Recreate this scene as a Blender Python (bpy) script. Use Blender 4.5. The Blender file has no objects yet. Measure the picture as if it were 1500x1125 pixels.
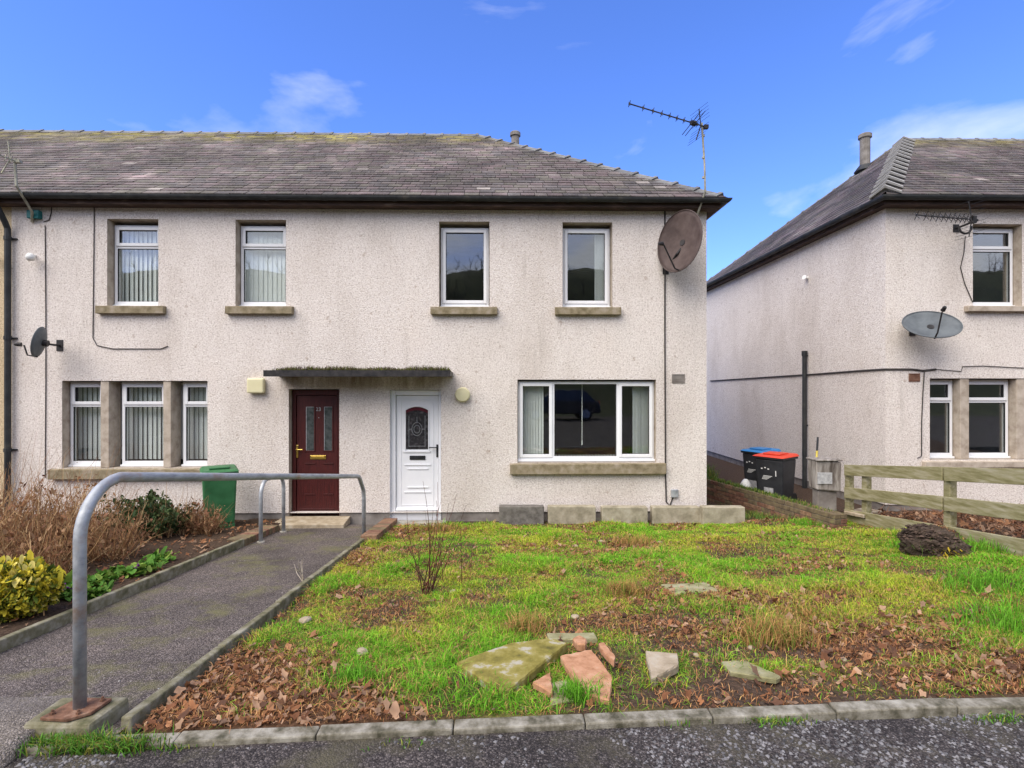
import bpy, bmesh, math, random
import numpy as np
from mathutils import Vector, Matrix
random.seed(7); rng = np.random.RandomState(11)
S = bpy.context.scene
COL = S.collection
R = math.radians
# ------------------------------------------------------------------ camera
CAMZ = 2.2; FPX = 786.0; YAW = R(1.093)
cam = bpy.data.cameras.new('camera'); camo = bpy.data.objects.new('camera', cam); COL.objects.link(camo)
camo.location = (0, 0, CAMZ); camo.rotation_euler = (R(90), 0, -YAW)
cam.sensor_width = 36; cam.lens = FPX/1500*36; cam.shift_y = 5.5/1500
cam.clip_start = .05; cam.clip_end = 2000
S.camera = camo
# ------------------------------------------------------------------ world and sun
SUN_EL, SUN_AZ = R(50), R(225)       # azimuth from +Y clockwise
w = bpy.data.worlds.new('World'); S.world = w; w.use_nodes = True
nt = w.node_tree; nt.nodes.clear()
def N(t, typ, **kw):
    n = t.nodes.new(typ)
    for k, v in kw.items(): setattr(n, k, v)
    return n
sky = N(nt, 'ShaderNodeTexSky', sky_type='NISHITA', sun_disc=False)
sky.sun_elevation = SUN_EL; sky.sun_rotation = SUN_AZ; sky.air_density = 1.0; sky.dust_density = .3; sky.ozone_density = 2.5
hs = N(nt, 'ShaderNodeHueSaturation'); hs.inputs['Saturation'].default_value = 1.1; hs.inputs['Value'].default_value = 1.0
nt.links.new(sky.outputs[0], hs.inputs['Color'])
tint = N(nt, 'ShaderNodeMix', data_type='RGBA', blend_type='MULTIPLY'); tint.inputs[0].default_value = 1
tint.inputs[7].default_value = (.60, .70, 1.12, 1)
nt.links.new(hs.outputs[0], tint.inputs[6])
tc = N(nt, 'ShaderNodeTexCoord')
mp = N(nt, 'ShaderNodeMapping'); mp.inputs['Scale'].default_value = (1.5, 1.5, 4.2); mp.inputs['Location'].default_value = (4.03, 3.9, 1.16)
nt.links.new(tc.outputs['Generated'], mp.inputs[0])
n1 = N(nt, 'ShaderNodeTexNoise'); n1.inputs['Scale'].default_value = 1.5; n1.inputs['Detail'].default_value = 7; n1.inputs['Roughness'].default_value = .52; n1.inputs['Distortion'].default_value = .5
nt.links.new(mp.outputs[0], n1.inputs['Vector'])
cr = N(nt, 'ShaderNodeValToRGB'); cr.color_ramp.elements[0].position = .50; cr.color_ramp.elements[0].color = (0, 0, 0, 1)
cr.color_ramp.elements[1].position = .86; cr.color_ramp.elements[1].color = (.92, .92, .92, 1)
sx = N(nt, 'ShaderNodeSeparateXYZ'); nt.links.new(tc.outputs['Generated'], sx.inputs[0])
mr = N(nt, 'ShaderNodeMapRange', interpolation_type='SMOOTHSTEP'); mr.inputs[1].default_value = .50; mr.inputs[2].default_value = -.20; mr.inputs[3].default_value = -.07; mr.inputs[4].default_value = .30
nt.links.new(sx.outputs[1], mr.inputs[0])
ad0 = N(nt, 'ShaderNodeMath', operation='ADD'); nt.links.new(n1.outputs[0], ad0.inputs[0]); nt.links.new(mr.outputs[0], ad0.inputs[1])
nt.links.new(ad0.outputs[0], cr.inputs[0])
cm = N(nt, 'ShaderNodeMix', data_type='RGBA'); cm.inputs[7].default_value = (5.3, 5.3, 5.4, 1)
nt.links.new(cr.outputs[0], cm.inputs[0]); nt.links.new(tint.outputs[2], cm.inputs[6])
bg = N(nt, 'ShaderNodeBackground'); bg.inputs[1].default_value = .105
nt.links.new(cm.outputs[2], bg.inputs[0])
wo = N(nt, 'ShaderNodeOutputWorld'); nt.links.new(bg.outputs[0], wo.inputs[0])
sun = bpy.data.lights.new('sun', 'SUN'); sun.energy = 1.75; sun.angle = R(55); sun.color = (1, .92, .80)
suno = bpy.data.objects.new('sun', sun); COL.objects.link(suno)
sd = Vector((math.sin(SUN_AZ)*math.cos(SUN_EL), math.cos(SUN_AZ)*math.cos(SUN_EL), math.sin(SUN_EL)))
suno.rotation_euler = (-sd).to_track_quat('-Z', 'Y').to_euler(); suno.location = (0, -20, 30)
S.view_settings.view_transform = 'Standard'; S.view_settings.look = 'None'
S.view_settings.exposure = 1.42; S.view_settings.gamma = 1
S.cycles.max_bounces = 8; S.cycles.transparent_max_bounces = 12

# ------------------------------------------------------------------ helpers
def P(px, py, Y):                      # photo pixel + depth -> world point
    u = (px-750)/FPX; v = (568-py)/FPX
    sa, ca = math.sin(YAW), math.cos(YAW)
    t = Y/(ca-u*sa)
    return Vector((t*(sa+u*ca), Y, CAMZ+t*v))
def plane_z(Y): return .748-.085*min(Y, 8.8)
def G(px, py):                         # photo pixel -> ground point on the sloping garden
    u = (px-750)/FPX; v = (568-py)/FPX
    sa, ca = math.sin(YAW), math.cos(YAW)
    k = v/(ca-u*sa)                    # z = CAMZ + k*Y = .748-.085Y
    Y = (CAMZ-.748)/(-.085-k); return P(px, py, Y)
YW = 8.83
def wx(px, Y=YW): return P(px, 568, Y).x
def wz(py, px=750, Y=YW): return P(px, py, Y).z

class MB:
    def __init__(s): s.v = []; s.f = []
    def quad(s, *p):
        i = len(s.v); s.v += [tuple(q) for q in p]; s.f.append(tuple(range(i, i+len(p)))); return s
    def box(s, x0, x1, y0, y1, z0, z1):
        i = len(s.v)
        s.v += [(x0,y0,z0),(x1,y0,z0),(x1,y1,z0),(x0,y1,z0),(x0,y0,z1),(x1,y0,z1),(x1,y1,z1),(x0,y1,z1)]
        for f in ((0,3,2,1),(4,5,6,7),(0,1,5,4),(1,2,6,5),(2,3,7,6),(3,0,4,7)): s.f.append(tuple(i+k for k in f))
        return s
    def hexa(s, b, t):                 # bottom 4, top 4 (counter-clockwise from above)
        i = len(s.v); s.v += [tuple(q) for q in b]+[tuple(q) for q in t]
        for f in ((0,3,2,1),(4,5,6,7),(0,1,5,4),(1,2,6,5),(2,3,7,6),(3,0,4,7)): s.f.append(tuple(i+k for k in f))
        return s
    def prism(s, poly, z0, z1, fz=None):
        n = len(poly); i = len(s.v)
        for z in (z0, z1):
            for q in poly: s.v.append((q[0], q[1], z+(fz(q) if fz else 0)))
        s.f.append(tuple(i+k for k in reversed(range(n)))); s.f.append(tuple(i+n+k for k in range(n)))
        for k in range(n): s.f.append((i+k, i+(k+1)%n, i+n+(k+1)%n, i+n+k))
        return s
    def tube(s, pts, r, n=8, cap=True):
        pts = [Vector(p) for p in pts]; rs = r if isinstance(r, (list, tuple)) else [r]*len(pts)
        base = len(s.v); ref = None
        for k, p in enumerate(pts):
            d = (pts[min(k+1, len(pts)-1)]-pts[max(k-1, 0)]).normalized()
            if ref is None: ref = Vector((0,0,1)) if abs(d.z) < .9 else Vector((1,0,0))
            a = (ref-d*ref.dot(d)).normalized(); b = d.cross(a); ref = a
            for j in range(n):
                t = 2*math.pi*j/n; s.v.append(tuple(p+(a*math.cos(t)+b*math.sin(t))*rs[k]))
        for k in range(len(pts)-1):
            for j in range(n):
                a0 = base+k*n+j; a1 = base+k*n+(j+1)%n
                s.f.append((a0, a1, a1+n, a0+n))
        if cap:
            s.f.append(tuple(base+j for j in reversed(range(n)))); e = base+(len(pts)-1)*n
            s.f.append(tuple(e+j for j in range(n)))
        return s
    def build(s, name, m, parent=None, smooth=False, bevel=0, mw=None):
        me = bpy.data.meshes.new(name); me.from_pydata(s.v, [], s.f); me.update()
        o = bpy.data.objects.new(name, me); COL.objects.link(o)
        if m: me.materials.append(m)
        if smooth: me.polygons.foreach_set('use_smooth', [True]*len(me.polygons))
        if bevel:
            b = o.modifiers.new('bevel', 'BEVEL'); b.width = bevel; b.segments = 2; b.limit_method = 'ANGLE'; b.angle_limit = R(40)
        if parent: o.parent = parent
        if mw: o.matrix_world = mw
        return o
def tag(o, label=None, cat=None, group=None, kind=None):
    for k, v in (('label', label), ('category', cat), ('group', group), ('kind', kind)):
        if v: o[k] = v
    return o
def empty(name, loc, label=None, cat=None, group=None, rz=0, kind=None):
    o = bpy.data.objects.new(name, None); COL.objects.link(o); o.location = loc; o.rotation_euler.z = rz
    o.empty_display_size = .1
    return tag(o, label, cat, group, kind)
def keep(o, parent):                   # parent a world-space mesh under an empty without moving it
    o.parent = parent; o.matrix_parent_inverse = Matrix.LocRotScale(parent.location, parent.rotation_euler, parent.scale).inverted(); return o
def copy_tree(o, parent=None):
    c = o.copy(); COL.objects.link(c); c.parent = parent
    for ch in [x for x in bpy.data.objects if x.parent == o]: copy_tree(ch, c)
    return c
def npmesh(name, V, F, C, m, parent=None):   # V (n,3); F (k,3|4); C (n,3) colours
    me = bpy.data.meshes.new(name)
    V = np.asarray(V, np.float32); F = np.asarray(F, np.int32); k = F.shape[1]
    me.vertices.add(len(V)); me.vertices.foreach_set('co', V.ravel())
    me.loops.add(F.size); me.loops.foreach_set('vertex_index', F.ravel())
    me.polygons.add(len(F)); me.polygons.foreach_set('loop_start', np.arange(0, F.size, k, dtype=np.int32))
    me.polygons.foreach_set('loop_total', np.full(len(F), k, np.int32))
    me.update(calc_edges=True)
    if C is not None:
        at = me.attributes.new('Col', 'FLOAT_COLOR', 'POINT')
        at.data.foreach_set('color', np.hstack([C, np.ones((len(C), 1))]).astype(np.float32).ravel())
    me.materials.append(m)
    o = bpy.data.objects.new(name, me); COL.objects.link(o)
    if parent: keep(o, parent)
    return o
# smooth value noise
_perm = np.random.RandomState(3).rand(256, 256)
def vnoise(x, y, sc):
    x = np.asarray(x)*sc+40; y = np.asarray(y)*sc+40
    xi = np.floor(x).astype(int); yi = np.floor(y).astype(int); fx = x-xi; fy = y-yi
    fx = fx*fx*(3-2*fx); fy = fy*fy*(3-2*fy)
    g = lambda a, b: _perm[a % 256, b % 256]
    return (g(xi,yi)*(1-fx)+g(xi+1,yi)*fx)*(1-fy)+(g(xi,yi+1)*(1-fx)+g(xi+1,yi+1)*fx)*fy
def fbm(x, y, sc): return .5*vnoise(x,y,sc)+.28*vnoise(x,y,sc*2.1)+.15*vnoise(x,y,sc*4.3)+.07*vnoise(x,y,sc*9)
def sstep(a, b, x):
    t = np.clip((np.asarray(x, float)-a)/(b-a), 0, 1); return t*t*(3-2*t)

# ------------------------------------------------------------------ materials
def newmat(name):
    m = bpy.data.materials.new(name); m.use_nodes = True; t = m.node_tree
    b = t.nodes['Principled BSDF']; return m, t, b
def ramp(t, src, stops):
    r = N(t, 'ShaderNodeValToRGB'); e = r.color_ramp.elements
    while len(e) < len(stops): e.new(.5)
    for k, (p, c) in enumerate(stops): e[k].position = p; e[k].color = (*c, 1)
    t.links.new(src, r.inputs[0]); return r
def noise(t, scale, detail=4, rough=.55, vec=None, stretch=None):
    tcn = N(t, 'ShaderNodeTexCoord'); out = tcn.outputs['Object']
    if stretch:
        mpn = N(t, 'ShaderNodeMapping'); mpn.inputs['Scale'].default_value = stretch; t.links.new(out, mpn.inputs[0]); out = mpn.outputs[0]
    n = N(t, 'ShaderNodeTexNoise'); n.inputs['Scale'].default_value = scale; n.inputs['Detail'].default_value = detail; n.inputs['Roughness'].default_value = rough
    t.links.new(out, n.inputs['Vector']); return n
def mixc(t, fac, a, b, mode='MIX'):
    x = N(t, 'ShaderNodeMix', data_type='RGBA', blend_type=mode)
    for sock, v in ((0, fac), (6, a), (7, b)):
        if hasattr(v, 'links'): t.links.new(v, x.inputs[sock])
        elif sock == 0: x.inputs[0].default_value = v
        else: x.inputs[sock].default_value = (*v, 1)
    return x.outputs[2]
def bump(t, b, h, strength=.4, dist=.01):
    n = N(t, 'ShaderNodeBump'); n.inputs['Strength'].default_value = strength; n.inputs['Distance'].default_value = dist
    t.links.new(h, n.inputs['Height']); t.links.new(n.outputs[0], b.inputs['Normal'])
def M(name, stops, scale=6, rough=.8, bmp=.2, bscale=60, metal=0, spec=.3, detail=5, stretch=None, bd=.006):
    m, t, b = newmat(name)
    n = noise(t, scale, detail, .6, stretch=stretch)
    if len(stops) == 1: b.inputs['Base Color'].default_value = (*stops[0][1], 1)
    else: t.links.new(ramp(t, n.outputs[0], stops).outputs[0], b.inputs['Base Color'])
    b.inputs['Roughness'].default_value = rough; b.inputs['Metallic'].default_value = metal; b.inputs['Specular IOR Level'].default_value = spec
    if bmp:
        n2 = noise(t, bscale, 3, .6); bump(t, b, n2.outputs[0], bmp, bd)
    return m
def C2(a, b, lo=.35, hi=.65): return [(lo, a), (hi, b)]

def roughcast(name, base, stain=None):
    m, t, b = newmat(name)
    n = noise(t, 42, 3, .7)
    sp = ramp(t, n.outputs[0], [(.33, (base[0]*.58, base[1]*.55, base[2]*.53)), (.43, (base[0]*.88, base[1]*.86, base[2]*.85)), (.56, base), (.72, tuple(min(.85, c*1.22) for c in base))])
    big = noise(t, .9, 6, .62, stretch=(1, 1, .5)); bigr = ramp(t, big.outputs[0], [(.3, (.84, .82, .80)), (.55, (1, 1, 1)), (.75, (1.0, .985, .97))])
    c = mixc(t, 1, sp.outputs[0], bigr.outputs[0], 'MULTIPLY')
    st = noise(t, 2.6, 6, .7, stretch=(2.2, 2.2, .22)); stf = ramp(t, st.outputs[0], [(.57, (0, 0, 0)), (.78, (.42, .42, .42))])
    c = mixc(t, stf.outputs[0], c, tuple(x*.50 for x in (base[0], base[1]*.96, base[2]*.9)))
    spot = noise(t, 9, 2, .5); sf = ramp(t, spot.outputs[0], [(.70, (0, 0, 0)), (.75, (.55, .55, .55))])
    c = mixc(t, sf.outputs[0], c, (base[0]*.5, base[1]*.42, base[2]*.36))
    if stain:
        tcs = N(t, 'ShaderNodeTexCoord'); sp_ = N(t, 'ShaderNodeSeparateXYZ'); t.links.new(tcs.outputs['Object'], sp_.inputs[0]); fac = None
        wob = noise(t, 3.0, 5, .65, stretch=(2.5, 1, .5))
        for ax, a, b0 in ((2, stain[4], stain[5]), (0, stain[0], stain[1]), (0, stain[3], stain[2])):
            g = N(t, 'ShaderNodeMapRange', interpolation_type='SMOOTHSTEP'); g.inputs[1].default_value = a; g.inputs[2].default_value = b0; t.links.new(sp_.outputs[ax], g.inputs[0])
            if fac is None: fac = g.outputs[0]
            else: mm = N(t, 'ShaderNodeMath', operation='MULTIPLY'); t.links.new(fac, mm.inputs[0]); t.links.new(g.outputs[0], mm.inputs[1]); fac = mm.outputs[0]
        cut = N(t, 'ShaderNodeMath', operation='LESS_THAN'); cut.inputs[1].default_value = 2.40; t.links.new(sp_.outputs[2], cut.inputs[0])
        wr = N(t, 'ShaderNodeMapRange'); wr.inputs[1].default_value = .35; wr.inputs[2].default_value = .65; t.links.new(wob.outputs[0], wr.inputs[0])
        for o_ in (cut.outputs[0], wr.outputs[0]): mm = N(t, 'ShaderNodeMath', operation='MULTIPLY'); t.links.new(fac, mm.inputs[0]); t.links.new(o_, mm.inputs[1]); fac = mm.outputs[0]
        c = mixc(t, fac, c, (.25, .19, .14))
    t.links.new(c, b.inputs['Base Color']); b.inputs['Roughness'].default_value = .95; b.inputs['Specular IOR Level'].default_value = .15
    v = N(t, 'ShaderNodeTexVoronoi'); v.inputs['Scale'].default_value = 55; tcn = N(t, 'ShaderNodeTexCoord'); t.links.new(tcn.outputs['Object'], v.inputs['Vector'])
    ad = N(t, 'ShaderNodeMath', operation='ADD'); t.links.new(v.outputs[0], ad.inputs[0]); t.links.new(n.outputs[0], ad.inputs[1])
    bump(t, b, ad.outputs[0], .6, .008)
    return m
M_wall = roughcast('roughcast_pinkish', (.72, .66, .615), (-3.75, -3.45, -1.0, -.7, 2.0, 2.42))
M_wall_n = roughcast('roughcast_neighbour', (.73, .67, .62))
M_wall_y = roughcast('roughcast_yellowish', (.62, .50, .33))
M_plinth = M('plinth_cement', [(.3, (.14, .12, .105)), (.55, (.24, .215, .195)), (.75, (.32, .29, .26))], 5, .95, .4, 60)
M_stone = M('sandstone_trim', [(.3, (.29, .235, .185)), (.5, (.43, .365, .295)), (.7, (.52, .45, .38))], 7, .9, .3, 90)
M_sill = M('mossy_sill', [(.3, (.15, .12, .07)), (.5, (.25, .205, .13)), (.68, (.34, .285, .22))], 9, .92, .3, 90)
M_pvc = M('white_upvc', C2((.76, .77, .79), (.82, .82, .83)), 3, .35, 0, spec=.5)
M_whitedoor = M('white_door', C2((.72, .73, .76), (.80, .80, .82)), 2, .4, 0, spec=.5)
M_seal = M('dark_rubber', C2((.02, .02, .022), (.035, .035, .037)), 5, .6, 0)
M_maroon = M('maroon_woodgrain', [(.35, (.035, .006, .006)), (.6, (.075, .011, .010))], 14, .45, .12, 80, stretch=(7, 7, .35), spec=.4)
M_gold = M('brass', C2((.62, .42, .08), (.75, .55, .16)), 8, .3, 0, metal=.9)
M_black = M('black_plastic', C2((.012, .013, .015), (.03, .031, .034)), 6, .45, .08, 60)
M_gutter = M('black_gutter', [(.35, (.018, .02, .022)), (.6, (.035, .037, .038)), (.75, (.07, .065, .055))], 5, .5, .1, 50)
M_fascia = M('brown_fascia', [(.3, (.035, .022, .017)), (.6, (.075, .045, .035)), (.8, (.2, .15, .11))], 6, .8, .2, 60, stretch=(.6, 1, 3))
M_galv = M('galvanised_steel', [(.3, (.25, .26, .28)), (.5, (.36, .38, .40)), (.72, (.47, .48, .50))], 13, .5, .25, 70, metal=.35, spec=.5)
def galv_rust():
    m, t, b = newmat('galvanised_weathered')
    n = noise(t, 16, 6, .65, stretch=(1, .35, 1)); c = ramp(t, n.outputs[0], [(.3, (.22, .235, .255)), (.5, (.34, .36, .385)), (.72, (.46, .475, .49))]).outputs[0]
    r = noise(t, 3.5, 6, .7, stretch=(1, .6, 1)); rf = ramp(t, r.outputs[0], [(.56, (0, 0, 0)), (.70, (.75, .75, .75))])
    c = mixc(t, rf.outputs[0], c, (.30, .19, .11))
    t.links.new(c, b.inputs['Base Color']); b.inputs['Roughness'].default_value = .55; b.inputs['Metallic'].default_value = .3
    n2 = noise(t, 90, 3); bump(t, b, n2.outputs[0], .25, .003); return m
M_rail = galv_rust()
M_rust = M('rusty_plate', [(.3, (.085, .045, .028)), (.55, (.18, .09, .055)), (.75, (.30, .20, .14))], 22, .9, .4, 90)
M_rustdish = M('weathered_mesh_dish', [(.3, (.05, .033, .03)), (.55, (.085, .06, .055)), (.75, (.115, .088, .08))], 5, .7, .2, 220)
M_greydish = M('grey_dish', [(.35, (.075, .085, .095)), (.65, (.125, .14, .15))], 5, .6, .1, 80)
M_darkmetal = M('dark_metal', C2((.018, .018, .02), (.05, .045, .045)), 12, .55, .1, 80, metal=.3)
M_cable = M('black_cable', C2((.03, .026, .024), (.06, .052, .048)), 8, .7, 0)
M_mast = M('weathered_alloy_mast', [(.35, (.22, .21, .16)), (.6, (.38, .37, .30)), (.75, (.30, .31, .12))], 9, .6, .1, 90, metal=.3)
M_cream = M('cream_plastic', C2((.60, .55, .33), (.70, .65, .43)), 3, .5, 0)
M_white = M('white_plastic', C2((.72, .72, .70), (.82, .82, .80)), 3, .4, 0)
M_teal = M('teal_plastic', C2((.01, .10, .11), (.02, .16, .17)), 5, .5, 0)
M_blind = M('blind_fabric', C2((.82, .83, .81), (.87, .88, .86)), 4, .9, 0)
M_room = M('room_plaster', C2((.20, .19, .18), (.25, .24, .23)), 2, .9, 0)
M_curtain = M('curtain_gold', C2((.50, .33, .10), (.62, .45, .2)), 3, .9, 0)
M_green = M('green_bin_plastic', [(.35, (.025, .11, .04)), (.6, (.04, .155, .06)), (.8, (.06, .15, .07))], 5, .5, .08, 120)
M_dkbin = M('charcoal_bin_plastic', C2((.020, .021, .024), (.035, .036, .04)), 5, .5, .08, 120)
M_redlid = M('red_lid', C2((.60, .05, .022), (.70, .08, .04)), 4, .45, 0)
M_bluelid = M('blue_lid', C2((.03, .17, .42), (.05, .23, .5)), 4, .45, 0)
M_sticker = M('bin_sticker', C2((.30, .30, .31), (.5, .5, .5)), 20, .6, 0)
M_conc = M('concrete', [(.3, (.19, .175, .14)), (.5, (.31, .29, .245)), (.72, (.43, .405, .36))], 9, .92, .45, 110)
M_kerb = M('kerb_concrete', [(.32, (.06, .056, .035)), (.45, (.15, .135, .10)), (.60, (.27, .25, .205)), (.8, (.38, .36, .31))], 13, .92, .6, 140)
M_mosskerb = M('mossy_edging', [(.32, (.075, .075, .035)), (.5, (.17, .155, .095)), (.68, (.29, .27, .21))], 10, .92, .5, 120)
M_blockdark = M('dark_block', [(.3, (.09, .08, .07)), (.55, (.16, .145, .13)), (.75, (.22, .20, .18))], 12, .95, .5, 120)
M_blockpale = M('pale_block', [(.3, (.20, .175, .12)), (.55, (.34, .30, .22)), (.75, (.44, .40, .32))], 8, .95, .4, 120)
M_brick = [M('brick_a', [(.3, (.10, .05, .033)), (.55, (.19, .095, .062)), (.75, (.25, .16, .11))], 14, .92, .5, 120),
           M('brick_b', [(.3, (.13, .075, .045)), (.55, (.24, .14, .085)), (.75, (.30, .21, .13))], 14, .92, .5, 120),
           M('brick_c', [(.3, (.085, .065, .04)), (.55, (.16, .12, .07)), (.75, (.20, .19, .07))], 11, .92, .5, 120)]
M_mortar = M('mortar', C2((.16, .14, .11), (.25, .22, .18)), 20, .95, .4, 100)
M_moss_slab = M('moss_covered_slab', [(.30, (.09, .078, .018)), (.45, (.20, .168, .035)), (.55, (.265, .225, .07)), (.60, (.34, .31, .23)), (.8, (.42, .39, .34))], 8, .95, .6, 90, detail=7)
M_red_slab = M('red_slab', [(.28, (.20, .10, .05)), (.42, (.36, .18, .095)), (.56, (.46, .245, .14)), (.75, (.50, .33, .22))], 13, .9, .4, 130)
M_buff_slab = M('buff_slab', [(.3, (.24, .19, .12)), (.55, (.38, .31, .22)), (.75, (.44, .40, .32))], 9, .9, .4, 130)
M_green_slab = M('greenish_slab', [(.3, (.17, .16, .07)), (.55, (.29, .27, .15)), (.75, (.37, .35, .25))], 9, .9, .4, 130)
M_fence = M('mossy_timber', [(.3, (.15, .135, .055)), (.5, (.26, .235, .125)), (.68, (.37, .335, .235))], 5, .9, .35, 70, stretch=(5, .7, 5))
M_meter = M('weathered_cabinet', [(.34, (.075, .06, .05)), (.48, (.20, .175, .155)), (.66, (.40, .37, .34))], 4.5, .8, .2, 60, stretch=(2.5, 2.5, .5), detail=7)
M_yellow = M('yellow_handle', C2((.55, .43, .06), (.65, .52, .12)), 8, .5, 0)
M_ridge = [M('ridge_tile_a', [(.3, (.11, .11, .11)), (.6, (.21, .21, .205)), (.8, (.27, .27, .24))], 9, .85, .3, 70),
           M('ridge_tile_b', [(.3, (.085, .085, .09)), (.6, (.16, .16, .16)), (.8, (.20, .21, .14))], 9, .85, .3, 70)]
M_ridge.append(M('ridge_tile_pale', [(.3, (.24, .235, .225)), (.6, (.38, .37, .355)), (.8, (.45, .44, .41))], 9, .85, .3, 70))
M_deck = M('roof_underlay', C2((.02, .018, .018), (.04, .035, .034)), 5, .9, 0)
M_flue = M('clay_flue', [(.35, (.14, .125, .11)), (.6, (.24, .22, .20))], 7, .85, .2, 60)
M_soil0 = M('garden_soil', [(.3, (.030, .021, .015)), (.5, (.062, .044, .032)), (.68, (.105, .078, .056)), (.8, (.15, .115, .085))], 11, .97, .9, 50, detail=8, bd=.02)
def ground_mat():
    m, t, b = newmat('garden_soil_and_thatch'); a = N(t, 'ShaderNodeAttribute', attribute_name='Col')
    n = noise(t, 38, 6, .7); r = ramp(t, n.outputs[0], [(.3, (.45, .43, .40)), (.5, (1, 1, 1)), (.7, (1.7, 1.65, 1.6))]).outputs[0]
    t.links.new(mixc(t, 1, a.outputs['Color'], r, 'MULTIPLY'), b.inputs['Base Color']); b.inputs['Roughness'].default_value = .97; b.inputs['Specular IOR Level'].default_value = .1
    n2 = noise(t, 55, 5, .7); bump(t, b, n2.outputs[0], .9, .02); return m
M_soil = ground_mat()
M_dirt = M('passage_dirt', [(.3, (.05, .042, .03)), (.5, (.11, .095, .07)), (.7, (.08, .10, .03))], 5, .97, .7, 50, detail=8, bd=.02)
def tarmac(name, dark, light, moss, scale=95, mossamt=.62):
    m, t, b = newmat(name)
    tcn = N(t, 'ShaderNodeTexCoord'); v = N(t, 'ShaderNodeTexVoronoi'); v.inputs['Scale'].default_value = scale; t.links.new(tcn.outputs['Object'], v.inputs['Vector'])
    sp = N(t, 'ShaderNodeSeparateColor'); t.links.new(v.outputs['Color'], sp.inputs[0])
    c = ramp(t, sp.outputs[0], [(.0, dark), (.55, tuple((a*1.3+b_*.25) for a, b_ in zip(dark, light))), (.85, light), (1, tuple(min(.6, x*1.5) for x in light))]).outputs[0]
    d = ramp(t, v.outputs['Distance'], [(.25, (1, 1, 1)), (.75, (.45, .45, .45))]).outputs[0]
    c = mixc(t, 1, c, d, 'MULTIPLY')
    nb = noise(t, 1.6, 7, .65); nbr = ramp(t, nb.outputs[0], [(.28, (.58, .57, .56)), (.5, (.95, .95, .95)), (.72, (1.3, 1.27, 1.24))]).outputs[0]
    c = mixc(t, 1, c, nbr, 'MULTIPLY')
    nm = noise(t, 2.3, 8, .7); mf = ramp(t, nm.outputs[0], [(mossamt-.06, (0, 0, 0)), (mossamt+.12, (.8, .8, .8))]).outputs[0]
    c = mixc(t, mf, c, moss)
    t.links.new(c, b.inputs['Base Color']); b.inputs['Roughness'].default_value = .85; b.inputs['Specular IOR Level'].default_value = .3
    bump(t, b, v.outputs['Distance'], .9, -.006); return m
M_path = tarmac('path_tarmac', (.060, .048, .043), (.25, .21, .19), (.15, .14, .06), 150, .56)
M_road = tarmac('road_tarmac', (.026, .021, .020), (.125, .107, .10), (.085, .075, .045), 120, .54)
M_apron = tarmac('apron_concrete', (.14, .12, .10), (.30, .26, .23), (.16, .15, .07), 130, .66)
def attr_mat(name, trans=.25, rough=.75, bmp=0):
    m, t, b = newmat(name)
    a = N(t, 'ShaderNodeAttribute', attribute_name='Col'); t.links.new(a.outputs['Color'], b.inputs['Base Color'])
    b.inputs['Roughness'].default_value = rough; b.inputs['Specular IOR Level'].default_value = .25
    if trans:
        tr = N(t, 'ShaderNodeBsdfTranslucent'); t.links.new(a.outputs['Color'], tr.inputs[0])
        mx = N(t, 'ShaderNodeMixShader'); mx.inputs[0].default_value = trans
        t.links.new(b.outputs[0], mx.inputs[1]); t.links.new(tr.outputs[0], mx.inputs[2]); t.links.new(mx.outputs[0], t.nodes['Material Output'].inputs[0])
    return m
M_leafy = attr_mat('leaf_colours'); M_twig = attr_mat('twig_colours', 0, .85); M_stones = attr_mat('stone_colours', 0, .9)
def slate_mat():
    m, t, b = newmat('slate')
    a = N(t, 'ShaderNodeAttribute', attribute_name='Col')
    n = noise(t, 1.1, 7, .68, stretch=(.8, .5, 1.5)); r = ramp(t, n.outputs[0], [(.30, (.66, .63, .62)), (.48, (1, 1, 1)), (.60, (1.25, 1.22, 1.2)), (.72, (2.2, 2.15, 2.15))]).outputs[0]
    c = mixc(t, 1, a.outputs['Color'], r, 'MULTIPLY'); n3 = noise(t, .55, 6, .7, stretch=(1, .7, 1.3)); c = mixc(t, 1, c, ramp(t, n3.outputs[0], [(.34, (.60, .58, .58)), (.48, (.84, .81, .82)), (.58, (1.25, 1.22, 1.22)), (.68, (1.9, 1.85, 1.86))]).outputs[0], 'MULTIPLY')
    n2 = noise(t, 30, 4, .7); f = ramp(t, n2.outputs[0], [(.57, (0, 0, 0)), (.70, (.75, .75, .75))]).outputs[0]
    c = mixc(t, f, c, (.33, .31, .29))
    t.links.new(c, b.inputs['Base Color']); b.inputs['Roughness'].default_value = .75; b.inputs['Specular IOR Level'].default_value = .35
    bump(t, b, n2.outputs[0], .3, .006); return m
M_slate = slate_mat()
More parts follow.
